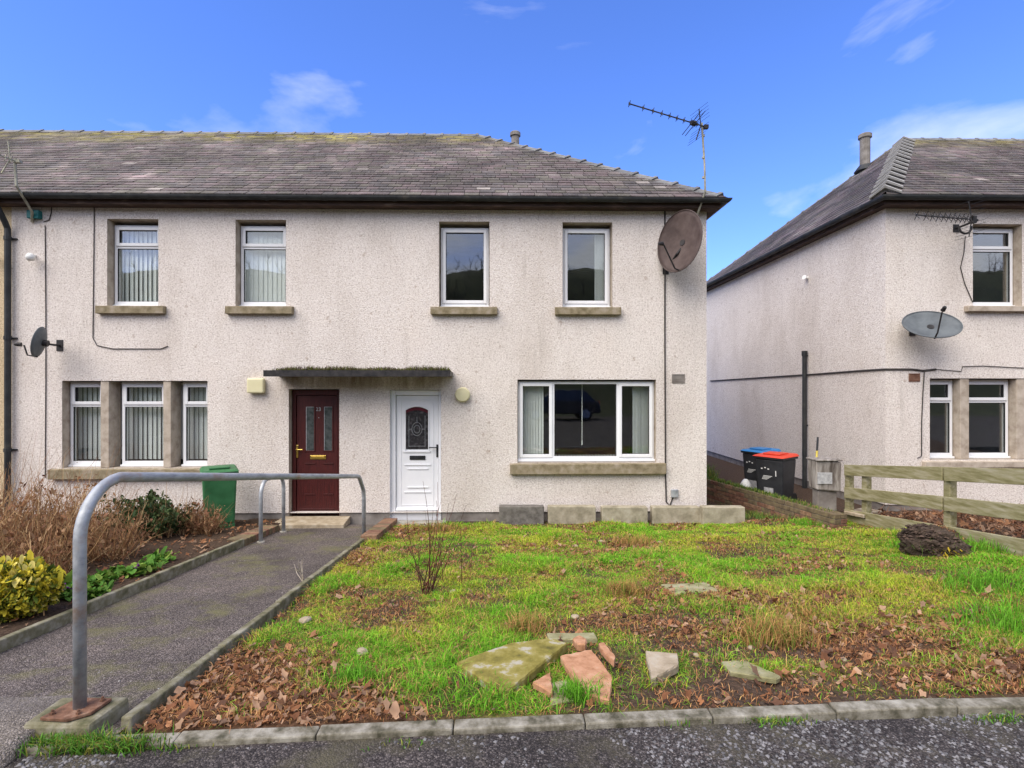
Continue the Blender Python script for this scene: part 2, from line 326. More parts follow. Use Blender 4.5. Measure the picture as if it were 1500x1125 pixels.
def glass_mat(name, refl=.20, tintc=(.95, .97, .96)):
    m = bpy.data.materials.new(name); m.use_nodes = True; t = m.node_tree; t.nodes.clear()
    tr = N(t, 'ShaderNodeBsdfTransparent'); tr.inputs[0].default_value = (*tintc, 1)
    gl = N(t, 'ShaderNodeBsdfGlossy'); gl.inputs['Roughness'].default_value = .015; gl.inputs[0].default_value = (.95, .97, 1, 1)
    fr = N(t, 'ShaderNodeLayerWeight'); fr.inputs[0].default_value = .25
    ad = N(t, 'ShaderNodeMath', operation='MULTIPLY_ADD'); ad.inputs[1].default_value = .35; ad.inputs[2].default_value = refl-.08; t.links.new(fr.outputs[1], ad.inputs[0])
    nz = noise(t, 2.5, 2); bp = N(t, 'ShaderNodeBump'); bp.inputs['Strength'].default_value = .06; bp.inputs['Distance'].default_value = .01
    t.links.new(nz.outputs[0], bp.inputs['Height']); t.links.new(bp.outputs[0], gl.inputs['Normal'])
    mx = N(t, 'ShaderNodeMixShader'); t.links.new(ad.outputs[0], mx.inputs[0]); t.links.new(tr.outputs[0], mx.inputs[1]); t.links.new(gl.outputs[0], mx.inputs[2])
    o = N(t, 'ShaderNodeOutputMaterial'); t.links.new(mx.outputs[0], o.inputs[0]); return m
M_glass = glass_mat('window_glass', .165)
M_doorglass = M('leaded_glass', [(.35, (.012, .012, .015)), (.55, (.03, .028, .032)), (.7, (.10, .095, .10))], 17, .15, .3, 40, spec=.6)
M_redglass = M('red_glass', C2((.05, .004, .012), (.09, .008, .02)), 9, .15, 0, spec=.6)
M_greyglass = M('obscured_glass', C2((.035, .045, .045), (.09, .10, .10)), 13, .2, .2, 30, spec=.6)

# ------------------------------------------------------------------ ground
def gz(X, Y):
    X = np.asarray(X, float); Y = np.asarray(Y, float)
    z = .748-.085*np.minimum(Y, 8.8)
    z = z+sstep(2.2, 5.3, X)*.17*(1-.7*sstep(6, 8.6, Y))
    lawn = sstep(-1.95, -1.6, X)
    z = z+lawn*((fbm(X, Y, 1.3)-.5)*.10+(fbm(X, Y, 6)-.5)*.035)*sstep(2.66, 3.0, Y)*(1-sstep(8.3, 8.7, Y))
    # spoil heap and dug hollow by the fence
    def blob(px, py, r, h):
        c = G(px, py); return h*np.exp(-(((X-c.x)/r)**2+((Y-c.y)/(r*.7))**2))
    z = z+blob(1375, 812, .30, .16)+blob(1340, 850, .22, -.06)+blob(1280, 790, .35, -.04)
    # path trench
    pth = (X > -3.42)&(X < -1.80)
    z = np.where(pth, .748-.085*np.minimum(Y, 8.8)-.09, z)
    bed = X <= -3.42
    z = np.where(bed, .748-.085*np.minimum(Y, 8.8)+.05+(fbm(X, Y, 2.5)-.5)*.07, z)
    nb = X > 5.46
    z = np.where(nb & (Y < 8.8), z+.10+(fbm(X, Y, 4)-.5)*.06, z)
    side = (X > 3.3) & (Y > 8.6)
    low = side & (X < 5.05-.232*(Y-7.86))
    z = np.where(low, z-.10*sstep(8.6, 9.6, Y)-.02*np.maximum(Y-9.6, 0), z)
    z = np.where(side & ~low, z+.05*sstep(8.6, 9.2, Y), z)
    return z
def sheet(name, xs, ys, fz, m, kind='structure'):
    X, Y = np.meshgrid(xs, ys); Z = fz(X, Y); nx = len(xs); ny = len(ys)
    V = np.stack([X.ravel(), Y.ravel(), Z.ravel()], 1)
    i = np.arange((ny-1)*nx).reshape(ny-1, nx)[:, :-1].ravel()
    F = np.stack([i, i+1, i+1+nx, i+nx], 1)
    o = npmesh(name, V, F, None, m); tag(o, kind=kind)
    o.data.polygons.foreach_set('use_smooth', [True]*len(o.data.polygons)); return o
def kerb_y(X): return np.interp(np.asarray(X, float), [-2.4, -1.93, -.1, 1.77, 2.75, 6, 9], [2.575, 2.60, 2.70, 2.80, 2.835, 2.88, 2.89])
garden = sheet('garden_ground', np.arange(-11, 12.01, .06), np.concatenate([np.arange(2.62, 9.4, .06), np.arange(9.4, 19, .3)]),
      lambda X, Y: np.where(Y < kerb_y(X)+.02, gz(X, Y)-.2, gz(X, Y)), M_soil)
outer = MB(); outer.quad((-600, -600, -.75), (600, -600, -.75), (600, 600, -.75), (-600, 600, -.75))
tag(outer.build('ground', M_dirt), kind='structure')
RZ = .493
rd = MB(); rd.quad((-70, -14.0, RZ), (70, -14.0, RZ), (70, 2.62, RZ), (4, 2.78, RZ), (1, 2.70, RZ), (-1.5, 2.585, RZ), (-70, 2.5, RZ))
tag(rd.build('road', M_road), kind='structure')
PX0, PX1 = -3.30, -1.90
def pz(X, Y): return .748-.085*np.minimum(np.asarray(Y, float), 8.8)-.006+(fbm(X, Y, 2)-.5)*.012
sheet('path', np.arange(PX0-.04, PX1+.05, .07), np.arange(2.63, 8.72, .07), pz, M_path)
sheet('path_apron', np.append(np.linspace(-4.4, -2.24, 24), -2.235), np.arange(2.40, 3.07, .06), lambda X, Y: np.where(X > -2.238, -.25, 0)+np.interp(Y, [2.40, 2.46, 2.72, 3.06], [.47, .535, .582, .478])+(fbm(X, Y, 3)-.5)*.012, M_apron)

# kerb stones along the road
kerb = empty('roadside_kerb', (0, 2.75, .5), kind='structure')
x = -2.22; k = 0
while x < 9:
    L = .66; y0 = float(kerb_y(x)); y1 = float(kerb_y(x+L)); zt0 = .523+.006*random.random(); g = .0025
    zr = .0
    b = MB(); t0 = zt0+zr; t1 = t0+random.uniform(-.006, .006)
    b.hexa([(x+g, y0-.052, .2), (x+L-g, y1-.052, .2), (x+L-g, y1+.032, .2), (x+g, y0+.032, .2)],
           [(x+g, y0-.046, t0-.004), (x+L-g, y1-.046, t1-.004), (x+L-g, y1+.032, t1), (x+g, y0+.032, t0)])
    keep(b.build('kerb_stone', M_kerb, bevel=.008), kerb); x += L; k += 1
# edgings of the path
for nm, X0, side in (('path_edging', -1.87, 1), ('path_edging', -3.37, -1)):
    e = empty(nm, (X0, 5, .3), kind='structure')
    y = 2.70 if side > 0 else 2.5
    while y < (7.05 if side > 0 else 7.0):
        L = .91; h0 = .05 if side > 0 else .085; j = random.uniform(-.008, .008)
        b = MB(); z0 = float(plane_z(y)); z1 = float(plane_z(y+L)); s = .028
        b.hexa([(X0-s, y+.006, z0-.25), (X0+s, y+.006, z0-.25), (X0+s, y+L-.006, z1-.25), (X0-s, y+L-.006, z1-.25)],
               [(X0-s, y+.006, z0+h0+j), (X0+s, y+.006, z0+h0+j), (X0+s, y+L-.006, z1+h0+j), (X0-s, y+L-.006, z1+h0+j)])
        keep(b.build('edging_stone', M_mosskerb, bevel=.01), e); y += L
    # brick lengths at the house end, laid across
    while y < (8.62 if side > 0 else 8.1):
        z0 = float(plane_z(y)); wdt = .215 if side > 0 else .24
        xa = X0-.03 if side > 0 else X0+.03-wdt
        for lay in (0, 1):
            b = MB(); b.box(xa, xa+wdt, y+.004, y+.098, z0-.02+lay*.072-.06, z0+lay*.072+.005)
            keep(b.build('brick', random.choice(M_brick), bevel=.006), e)
        y += .105

# ------------------------------------------------------------------ houses
EZ = 5.27                      # eave height (gutter lip)
YE = 8.58                      # eave line
HD = 4.14                      # half depth of roof
YR, ZR = YE+HD, 8.17
SLOPE = (ZR-EZ)/HD
XC = wx(1035)                  # gable corner of the end house
YB = YE+2*HD-.25               # back wall
def front_wall(name, parent, x0, x1, z0, z1, opens, m, Y=YW, th=.30):
    xs = sorted({x0, x1, *[o[0] for o in opens], *[o[1] for o in opens]}); zs = sorted({z0, z1, *[o[2] for o in opens], *[o[3] for o in opens]})
    xs = [v for v in xs if x0 <= v <= x1]; zs = [v for v in zs if z0 <= v <= z1]
    b = MB()
    for i in range(len(xs)-1):
        for j in range(len(zs)-1):
            cx = (xs[i]+xs[i+1])/2; cz = (zs[j]+zs[j+1])/2
            if any(o[0] < cx < o[1] and o[2] < cz < o[3] for o in opens): continue
            b.quad((xs[i], Y, zs[j]), (xs[i+1], Y, zs[j]), (xs[i+1], Y, zs[j+1]), (xs[i], Y, zs[j+1]))
            b.quad((xs[i+1], Y+th, zs[j]), (xs[i], Y+th, zs[j]), (xs[i], Y+th, zs[j+1]), (xs[i+1], Y+th, zs[j+1]))
    b.quad((x0, Y, z0), (x0, Y+th, z0), (x1, Y+th, z0), (x1, Y, z0))
    return keep(b.build(name, m), parent)
def reveal(parent, o, m, Y=YW, th=.30):        # lining of an opening
    x0, x1, z0, z1 = o; b = MB(); e = .002
    b.quad((x0+e, Y+.001, z0), (x0+e, Y+.001, z1), (x0+e, Y+th, z1), (x0+e, Y+th, z0))
    b.quad((x1-e, Y+.001, z1), (x1-e, Y+.001, z0), (x1-e, Y+th, z0), (x1-e, Y+th, z1))
    b.quad((x0, Y+.001, z1-e), (x1, Y+.001, z1-e), (x1, Y+th, z1-e), (x0, Y+th, z1-e))
    b.quad((x0, Y+.001, z0+e), (x0, Y+th, z0+e), (x1, Y+th, z0+e), (x1, Y+.001, z0+e))
    return keep(b.build('window_reveal', m), parent)
def frame_rect(b, x0, x1, z0, z1, t, y0, y1, tb=None):
    tb = tb or t
    b.box(x0, x0+t, y0, y1, z0, z1); b.box(x1-t, x1, y0, y1, z0, z1)
    b.box(x0+t, x1-t, y0, y1, z1-t, z1); b.box(x0+t, x1-t, y0, y1, z0, z0+tb)
def window(parent, x0, x1, z0, z1, y, lights, fw=.055, name='window', label=None, blinds=None, vent=False):
    """lights: list of (xa, xb, za, zb, sash) fractions of the frame opening"""
    b = MB(); frame_rect(b, x0, x1, z0, z1, fw, y, y+.07, fw*1.15)
    b.box(x0-.01, x1+.01, y-.035, y+.05, z0-.035, z0-.0005)              # projecting sill nose
    X = lambda f: x0+fw+f*(x1-x0-2*fw); Z = lambda f: z0+fw*1.15+f*(z1-z0-fw*2.15)
    panes = []
    for (xa, xb, za, zb, sash) in lights:
        a0, a1, c0, c1 = X(xa), X(xb), Z(za), Z(zb)
        if xb < 1: b.box(a1-.028, a1+.028, y+.001, y+.069, c0, c1); 
        if zb < 1: b.box(a0, a1, y+.0015, y+.0685, c1-.028, c1+.028)
        if xb < 1: a1 -= .028
        if xa > 0: a0 += .028
        if zb < 1: c1 -= .028
        if za > 0: c0 += .028
        if sash:
            frame_rect(b, a0-.018, a1+.018, c0-.018, c1+.018, .052, y-.018, y+.0)
            a0 += .034; a1 -= .034; c0 += .034; c1 -= .034
        panes.append((a0, a1, c0, c1))
    o = keep(b.build(name, M_pvc, bevel=.006), parent)
    if label: o['label'] = label
    for (a0, a1, c0, c1) in panes:
        s = MB(); frame_rect(s, a0-.004, a1+.004, c0-.004, c1+.004, .009, y-.001+.004, y+.03)
        q = keep(s.build('gasket', M_seal), parent); q.parent = o; q.matrix_parent_inverse = Matrix(); 
        q.matrix_world = Matrix()
        g = MB(); g.box(a0, a1, y+.022, y+.028, c0, c1); gq = g.build('pane', M_glass); gq.parent = o; gq.matrix_parent_inverse = o.matrix_world.inverted()
    return o
def sub(o, parent): o.parent = parent; o.matrix_parent_inverse = Matrix(); return o
def blind(parent, x0, x1, z0, z1, y, ang=52, pitch=.078, wdt=.089, skip=None):
    b = MB(); x = x0
    while x < x1:
        a = R(ang+random.uniform(-5, 5)); dx = wdt/2*math.cos(a); dy = wdt/2*math.sin(a)
        b.hexa([(x-dx, y-dy, z0), (x+dx, y+dy, z0), (x+dx, y+dy+.002, z0), (x-dx, y-dy+.002, z0)],
               [(x-dx, y-dy, z1), (x+dx, y+dy, z1), (x+dx, y+dy+.002, z1), (x-dx, y-dy+.002, z1)])
        x += pitch*random.uniform(.95, 1.05)
    b.box(x0-.03, x1+.03, y-.03, y+.03, z1, z1+.035)
    return keep(b.build('vertical_blind', M_blind), parent)
def sill(parent, x0, x1, z0, z1, m=M_sill, Y=YW):
    b = MB(); b.hexa([(x0, Y-.09, z0), (x1, Y-.09, z0), (x1, Y+.15, z0), (x0, Y+.15, z0)],
                     [(x0, Y-.09, z1-.012), (x1, Y-.09, z1-.012), (x1, Y+.15, z1+.004), (x0, Y+.15, z1+.004)])
    return keep(b.build('window_sill', m, bevel=.008), parent)
def slope_slates(name, parent, A, B, Ct, D, gauge=.155, swid=.23, mossy=.0, seed=1):
    """eave A->B, top D->C; slates laid in courses, each slate its own wedge"""
    r = np.random.RandomState(seed)
    A, B, Ct, D = map(Vector, (A, B, Ct, D))
    up = ((D+Ct)/2-(A+B)/2); along = (B-A).normalized(); up = (up-along*up.dot(along)); Ls = up.length; up.normalize(); nrm = along.cross(up).normalized()
    if nrm.z < 0: nrm = -nrm
    nC = int(Ls/gauge); gauge = Ls/nC
    V = []; F = []; Cc = []
    for c in range(nC):
        v0 = c*gauge-.03 if c else -.04; v1 = (c+1)*gauge+.012; f0 = max(v0, 0)/Ls; f1 = min(v1/Ls, 1)
        uL0 = (D-A).dot(along)*f0; uR0 = (B-A).length+(Ct-B).dot(along)*f0
        uL1 = (D-A).dot(along)*f1; uR1 = (B-A).length+(Ct-B).dot(along)*f1
        u = min(uL0, uL1)-(swid/2 if c % 2 else 0)-r.rand()*.04
        while u < max(uR0, uR1):
            wd = swid*r.uniform(.88, 1.1); a = u+.004; b = u+wd-.004; u += wd
            a0, b0 = max(a, uL0), min(b, uR0); a1, b1 = max(a, uL1), min(b, uR1)
            if b0-a0 < .02 and b1-a1 < .02: continue
            b0 = max(b0, a0); b1 = max(b1, a1)
            lift = .020+r.rand()*.007; dv = r.uniform(-.006, .006); th = .009
            p = [A+along*a0+up*(v0+dv)+nrm*lift, A+along*b0+up*(v0+dv)+nrm*(lift+r.uniform(-.002, .002)), A+along*b1+up*min(v1, Ls)+nrm*.006, A+along*a1+up*min(v1, Ls)+nrm*.006,
                 A+along*a0+up*(v0+dv)+nrm*(lift-th-.008), A+along*b0+up*(v0+dv)+nrm*(lift-th-.008)]
            i = len(V); V += [tuple(q) for q in p]; F += [(i, i+1, i+2, i+3), (i+4, i+5, i+1, i)]
            t = r.rand(); base = np.array([(.118, .100, .102), (.140, .112, .116), (.106, .098, .100), (.146, .128, .124), (.120, .112, .098)][r.randint(5)])*r.uniform(.84, 1.16)
            if r.rand() < .010: base = np.array((.27, .25, .235))*r.uniform(.8, 1.2)
            mf = max(0, (c/nC-.72)*3.6)*mossy*r.rand()*1.5*(.3+1.4*float(vnoise(A.x+(a0+b0)/2*along.x, c*.12, 1.1)))
            base = base*(1-min(mf, 1))+np.array((.24, .215, .07))*min(mf, 1)
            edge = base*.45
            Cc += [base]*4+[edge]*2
    o = npmesh(name, V, F, np.array(Cc), M_slate, parent); tag(o, kind='stuff'); return o
_rt = {}
def ridge_mesh(k, ang, L, wd, st=.022):
    key = (k, round(ang, 2), L, wd, st)
    if key in _rt: return _rt[key]
    b = MB(); th = .016 if st < .03 else .03
    c, s = math.cos(ang), math.sin(ang)
    def sec(x, lift, ww):
        return [(x, -ww*c, -ww*s+lift), (x, 0, lift+.012), (x, ww*c, -ww*s+lift), (x, ww*c, -ww*s+lift-th), (x, 0, lift-th), (x, -ww*c, -ww*s+lift-th)]
    secs = [sec(0, 0, wd), sec(L*.86, .004, wd), sec(L*.861, .004+st, wd*1.04), sec(L, .006+st, wd*1.04)]
    for q in secs: b.v += q
    for n in range(3):
        for j in range(6): a = n*6+j; a2 = n*6+(j+1) % 6; b.f.append((a, a2, a2+6, a+6))
    b.f.append((5, 4, 3, 2, 1, 0)); b.f.append((18, 19, 20, 21, 22, 23))
    o = b.build('ridge_tile', M_ridge[2 if st > .04 else k]); me = o.data; bpy.data.objects.remove(o); _rt[key] = me; return me
def ridge_line(parent, A, B, ang, L=.45, wd=.16, lift=.025, st=.016):
    A, B = Vector(A), Vector(B); d = (B-A); n = max(1, round(d.length/L)); L2 = d.length/n; d.normalize()
    yv = Vector((0,0,1)).cross(d).normalized(); zv = d.cross(yv)
    for i in range(n):
        me = ridge_mesh(random.randint(0, 1), ang, round(L2*1.04, 3), wd, st)
        o = bpy.data.objects.new('ridge_tile', me); COL.objects.link(o)
        p = A+d*(i*L2)+zv*(lift+random.uniform(-.004, .004))
        m = Matrix((d, yv, zv)).transposed().to_4x4(); m.translation = p
        o.parent = parent; o.matrix_parent_inverse = parent.matrix_basis.inverted() if False else Matrix.LocRotScale(parent.location, parent.rotation_euler, parent.scale).inverted(); o.matrix_basis = m
def gutter_run(parent, pts, name='gutter', r=.058):
    b = MB(); pts = [Vector(p) for p in pts]; n = 9; base = 0
    secs = []
    for k, p in enumerate(pts):
        d = (pts[min(k+1, len(pts)-1)]-pts[max(k-1, 0)]).normalized(); out = Vector((d.y, -d.x, 0)).normalized()
        if 0 < k < len(pts)-1:
            d1 = (pts[k]-pts[k-1]).normalized(); o1 = Vector((d1.y, -d1.x, 0)); out = out/max(.3, out.dot(o1))
        secs.append([p+out*(r*math.cos(t))-Vector((0, 0, r*1.15*math.sin(t))) for t in [math.pi*j/(n-1) for j in range(n)]]+
                    [p+out*((r-.006)*math.cos(t))-Vector((0, 0, (r-.006)*1.15*math.sin(t))) for t in [math.pi*j/(n-1) for j in reversed(range(n))]])
    m = 2*n
    for q in secs: b.v += [tuple(v) for v in q]
    for k in range(len(secs)-1):
        for j in range(m): a = k*m+j; a2 = k*m+(j+1) % m; b.f.append((a, a2, a2+m, a+m))
    b.f.append(tuple(reversed(range(m)))); b.f.append(tuple((len(secs)-1)*m+j for j in range(m)))
    g = keep(b.build(name, M_gutter), parent)
    for k in range(len(pts)-1):                       # joint collars
        L = (pts[k+1]-pts[k]).length; d = (pts[k+1]-pts[k]).normalized(); nn = int(L/.92); out = Vector((d.y, -d.x, 0))
        for i in range(1, nn+1):
            p = pts[k]+d*(i*.92-.4); c = MB(); rr = r+.006
            for t in range(n-1):
                t0, t1 = math.pi*t/(n-1), math.pi*(t+1)/(n-1)
                q = [p+out*(rr*math.cos(tt))-Vector((0, 0, rr*1.15*math.sin(tt)))+d*s for tt, s in ((t0, -.03), (t1, -.03), (t1, .03), (t0, .03))]
                c.quad(*q)
            sub(c.build('gutter_bracket', M_gutter), g)
    return g
XSPLIT = wx(536); XDP = wx(17)
house_r = empty('end_terrace_house', (0, YW, 0), 'pinkish roughcast end house with white door, picture window and hipped slate roof', 'house')
house_l = empty('mid_terrace_house', (-5, YW, 0), 'pinkish roughcast terrace house with maroon door, blinds and stone-mullioned window', 'house')
house_3 = empty('terrace_house', (-9, YW, 0), 'yellowish roughcast terrace house beyond the black downpipe', 'house')
house_n = empty('neighbouring_house', (9, YW, 0), 'detached-side roughcast house across the passage, behind the timber fence', 'house')
# opening rectangles (x0, x1, z0, z1) on the facade
def op(a, b_, top, bot): return (wx(a), wx(b_), wz(bot), wz(top))
U1, U2, U3, U4 = op(157, 232, 324, 450), op(345, 419, 324, 450), op(643, 717, 325, 450), op(824, 897, 325, 450)
L1, L2, L3 = op(91, 146, 558, 684), op(159, 238, 558, 684), op(250, 304, 558, 684)
LW = (L1[0], L3[1], L1[2], L1[3])
PW = op(758, 961, 556, 678)
MD = op(423, 497, 570, 763); WD = op(571, 646, 571, 763)
ZPL = wz(750); ZTOP = 5.13
front_wall('wall', house_r, XSPLIT, XC, ZPL, ZTOP, [U3, U4, PW, (WD[0], WD[1], ZPL-1, WD[3])], M_wall)
front_wall('wall', house_l, XDP, XSPLIT, ZPL, ZTOP, [U1, U2, LW, (MD[0], MD[1], ZPL-1, MD[3])], M_wall)
front_wall('wall', house_3, -13, XDP, ZPL, ZTOP, [], M_wall_y)
def plinth(parent, spans):
    for a, b_ in spans:
        b = MB(); b.box(a, b_, YW+.022, YW+.3, -.9, ZPL-.001); keep(b.build('plinth', M_plinth), parent)
plinth(house_r, [(XSPLIT, WD[0]), (WD[1], XC-.02)]); plinth(house_l, [(XDP, MD[0]), (MD[1], XSPLIT)]); plinth(house_3, [(-13, XDP)])
# side wall, back, floors (interiors stay dark by themselves)
b = MB(); b.box(XC-.30, XC, YW+.301, YB, ZPL, ZTOP); b.quad((XC, YW, ZPL), (XC, YW+.301, ZPL), (XC, YW+.301, ZTOP), (XC, YW, ZTOP)); keep(b.build('side_wall', M_wall), house_r)
b = MB(); b.box(XC-.28, XC-.022, YW+.301, YB, -.9, ZPL-.001); keep(b.build('side_plinth', M_plinth), house_r)
for h, a, c in ((house_r, XSPLIT, XC-.31), (house_l, XDP, XSPLIT-.002), (house_3, -13, XDP-.002)):
    b = MB(); b.box(a, c, YB-.3, YB-.002, -.9, ZTOP); keep(b.build('back_wall', M_wall), h)
    b = MB(); b.box(a, c, YW+.302, YB-.301, 2.42, 2.62); b.box(a, c, YW+.302, YB-.301, -.1, .12); b.box(a, c, YW+.302, YB-.301, 5.0, 5.1)
    b.box(a, a+.1, YW+.303, YB-.302, .121, 2.419); b.box(a, a+.1, YW+.303, YB-.302, 2.621, 4.999)
    b.box(a+.1, c, YW+4.0, YW+4.1, .121, 2.419); b.box(a+.1, c, YW+4.0, YW+4.1, 2.621, 4.999)
    keep(b.build('interior', M_room), h)
# windows
def stone_reveal(h, o): reveal(h, o, M_stone)
for h, o in ((house_r, U3), (house_r, U4), (house_l, U1), (house_l, U2)):
    stone_reveal(h, o)
    x0, x1, z0, z1 = o
    b = MB(); b.box(x0, x1, YW-.004, YW+.13, z1-.005, z1+.07); keep(b.build('lintel', M_stone), h) if False else None
    two = h is house_l
    lights = [(0, 1, 0, .745, False), (0, 1, .745, 1, True)] if two else [(0, 1, 0, 1, True)]
    window(h, x0+.015, x1-.015, z0+.04, z1-.06, YW+.145, lights, fw=.05)
    sill(h, x0-.13, x1+.13, z0-.13, z0+.005, M_sill)
reveal(house_l, LW, M_stone)
for (o, nb) in ((L1, 0), (L2, 1), (L3, 2)):
    window(house_l, o[0]+.015+(.10 if nb else .0), o[1]-.008, o[2]+.04, o[3]-.02, YW+.145, [(0, 1, 0, .735, False), (0, 1, .735, 1, True)], fw=.05)
for a, c in ((L1[1], L2[0]), (L2[1], L3[0])):
    b = MB(); b.box(a+.004, c-.004, YW+.012, YW+.29, LW[2]+.004, LW[3]-.004); keep(b.build('stone_mullion', M_stone, bevel=.008), house_l)
    
sill(house_l, wx(76), wx(314), wz(699), wz(684))
reveal(house_r, PW, M_stone, th=.30)
window(house_r, PW[0]+.012, PW[1]-.012, PW[2]+.045, PW[3]-.03, YW+.085, [(0, .245, 0, 1, True), (.245, .745, 0, 1, False), (.745, 1, 0, 1, True)], fw=.045)
sill(house_r, wx(747), wx(974), wz(694), wz(678))
# blinds and curtains
blind(house_l, U1[0]+.05, U1[1]-.02, U1[2]+.1, U1[3]-.12, YW+.27, ang=-24)
blind(house_l, U2[0]+.05, U2[1]-.02, U2[2]+.1, U2[3]-.12, YW+.27, ang=-9)
blind(house_l, LW[0]+.03, LW[1]-.03, LW[2]+.1, LW[3]-.06, YW+.335, ang=-22)
blind(house_r, PW[0]+.05, PW[0]+.43, PW[2]+.1, PW[3]-.07, YW+.25, ang=-40, pitch=.045)
blind(house_r, PW[1]-.30, PW[1]-.05, PW[2]+.1, PW[3]-.07, YW+.25, ang=40, pitch=.05)
blind(house_r, U4[1]-.22, U4[1]-.04, U4[2]+.1, U4[3]-.12, YW+.27, ang=40, pitch=.05)
b = MB(); xc = wx(857); b.tube([(xc, YW+.33, PW[3]-.06), (xc, YW+.33, wz(648))], .008, 6); b.tube([(xc, YW+.33, wz(648)), (xc, YW+.33, wz(655))], .013, 6); keep(b.build('blind_wand', M_white), house_r)
for z in (PW[2]+.10,):
    for i in range(24):
        xx = PW[0]+.62+i*.052; b = MB(); b.box(xx-.016, xx+.016, YW+.33, YW+.336, z-.03, z-.012); keep(b.build('blind_weight', M_white), house_r)
# doors
def door_maroon():
    x0, x1, z0, z1 = MD; y = YW+.11
    reveal(house_l, (x0, x1, ZPL-.3, z1), M_stone)
    b = MB(); t = .06; b.box(x0+.012, x0+t+.012, y, y+.08, z0, z1-.01); b.box(x1-t-.003, x1-.003, y, y+.08, z0, z1-.01); b.box(x0+t+.012, x1-t-.003, y, y+.08, z1-.10, z1-.01); b.box(x0+t+.012, x1-t-.003, y-.02, y+.08, z0, z0+.06)
    fr = keep(b.build('door_frame', M_maroon, bevel=.006), house_l)
    d0, d1 = x0+t+.02, x1-t-.011; e0, e1 = z0+.075, z1-.108
    b = MB(); b.box(d0, d1, y+.02, y+.065, e0, e1)
    door = keep(b.build('door', M_maroon, bevel=.004), house_l); door['label'] = 'maroon woodgrain front door with two slim glazed slots'
    for (a, c, q, r_) in ((wx(448, y), wx(459.5, y), wz(660, 450, y), wz(596, 450, y)), (wx(474.5, y), wx(486, y), wz(660, 480, y), wz(596, 480, y))):
        b = MB(); frame_rect(b, a-.02, c+.02, q-.02, r_+.02, .02, y+.010, y+.0195); sub(b.build('glazing_bead', M_maroon, bevel=.003), door)
        b = MB(); b.box(a, c, y+.013, y+.0195, q, r_); sub(b.build('door_pane', M_greyglass), door)
        b = MB(); b.box(a, a+.008, y+.010, y+.0125, q, r_); b.box(a, c, y+.010, y+.0125, r_-.006, r_); sub(b.build('lead_strip', M_galv), door)
    # raised mouldings
    b = MB()
    for (a, c, q) in ((446, 461, 679), (473, 488, 679), (446, 461, 724), (473, 488, 724)):
        b.box(wx(a, y), wx(c, y), y+.008, y+.0198, wz(q+1, 460, y), wz(q-.5, 460, y))
    for k in range(15):
        xx = d0+.06+k*(d1-d0-.12)/14; b.box(xx-.003, xx+.003, y+.016, y+.0197, e0+.16, wz(690, 460, y))
    b.box(d0+.05, d1-.05, y+.006, y+.0198, e0+.10, e0+.12); sub(b.build('panel_moulding', M_maroon, bevel=.002), door)
    b = MB(); b.box(d0-.0, d1+.0, y-.022, y+.0196, e0+.035, e0+.062); sub(b.build('weather_bar', M_galv, bevel=.006), door)
    zl = wz(670, 466, y); b = MB(); b.box(wx(454, y), wx(477, y), y+.008, y+.0199, zl-.033, zl+.033); lb = sub(b.build('letterbox', M_gold, bevel=.004), door)
    b = MB(); b.box(wx(456, y), wx(475, y), y+.003, y+.0078, zl-.012, zl+.012); sub(b.build('letterbox_flap', M_gold, bevel=.002), door)
    hx = wx(435, y); hz = wz(661, 435, y)
    b = MB(); b.box(hx-.016, hx+.016, y+.009, y+.0199, hz-.11, hz+.10); b.tube([(hx, y+.015, hz+.03), (hx, y-.035, hz+.03), (hx+.03, y-.045, hz+.03), (hx+.11, y-.045, hz+.03)], .010, 8); sub(b.build('door_handle', M_gold, smooth=False, bevel=.003), door)
    cu = bpy.data.curves.new('house_number', 'FONT'); cu.body = '23'; cu.size = .085; cu.extrude = .002; cu.align_x = 'CENTER'
    t_ = bpy.data.objects.new('tmp', cu); COL.objects.link(t_); bpy.context.view_layer.update()
    me = bpy.data.meshes.new_from_object(t_.evaluated_get(bpy.context.evaluated_depsgraph_get())); bpy.data.objects.remove(t_)
    me.transform(Matrix.Translation((wx(466, y), y+.016, wz(602, 466, y))) @ Matrix.Rotation(R(90), 4, 'X'))
    n_ = bpy.data.objects.new('house_number', me); COL.objects.link(n_); me.materials.append(M_galv); sub(n_, door)
    b = MB(); b.tube([(wx(466.5, y), y+.012, wz(612, 466, y)), (wx(466.5, y), y+.022, wz(612, 466, y))], .008, 8); sub(b.build('spyhole', M_galv), door)
door_maroon()
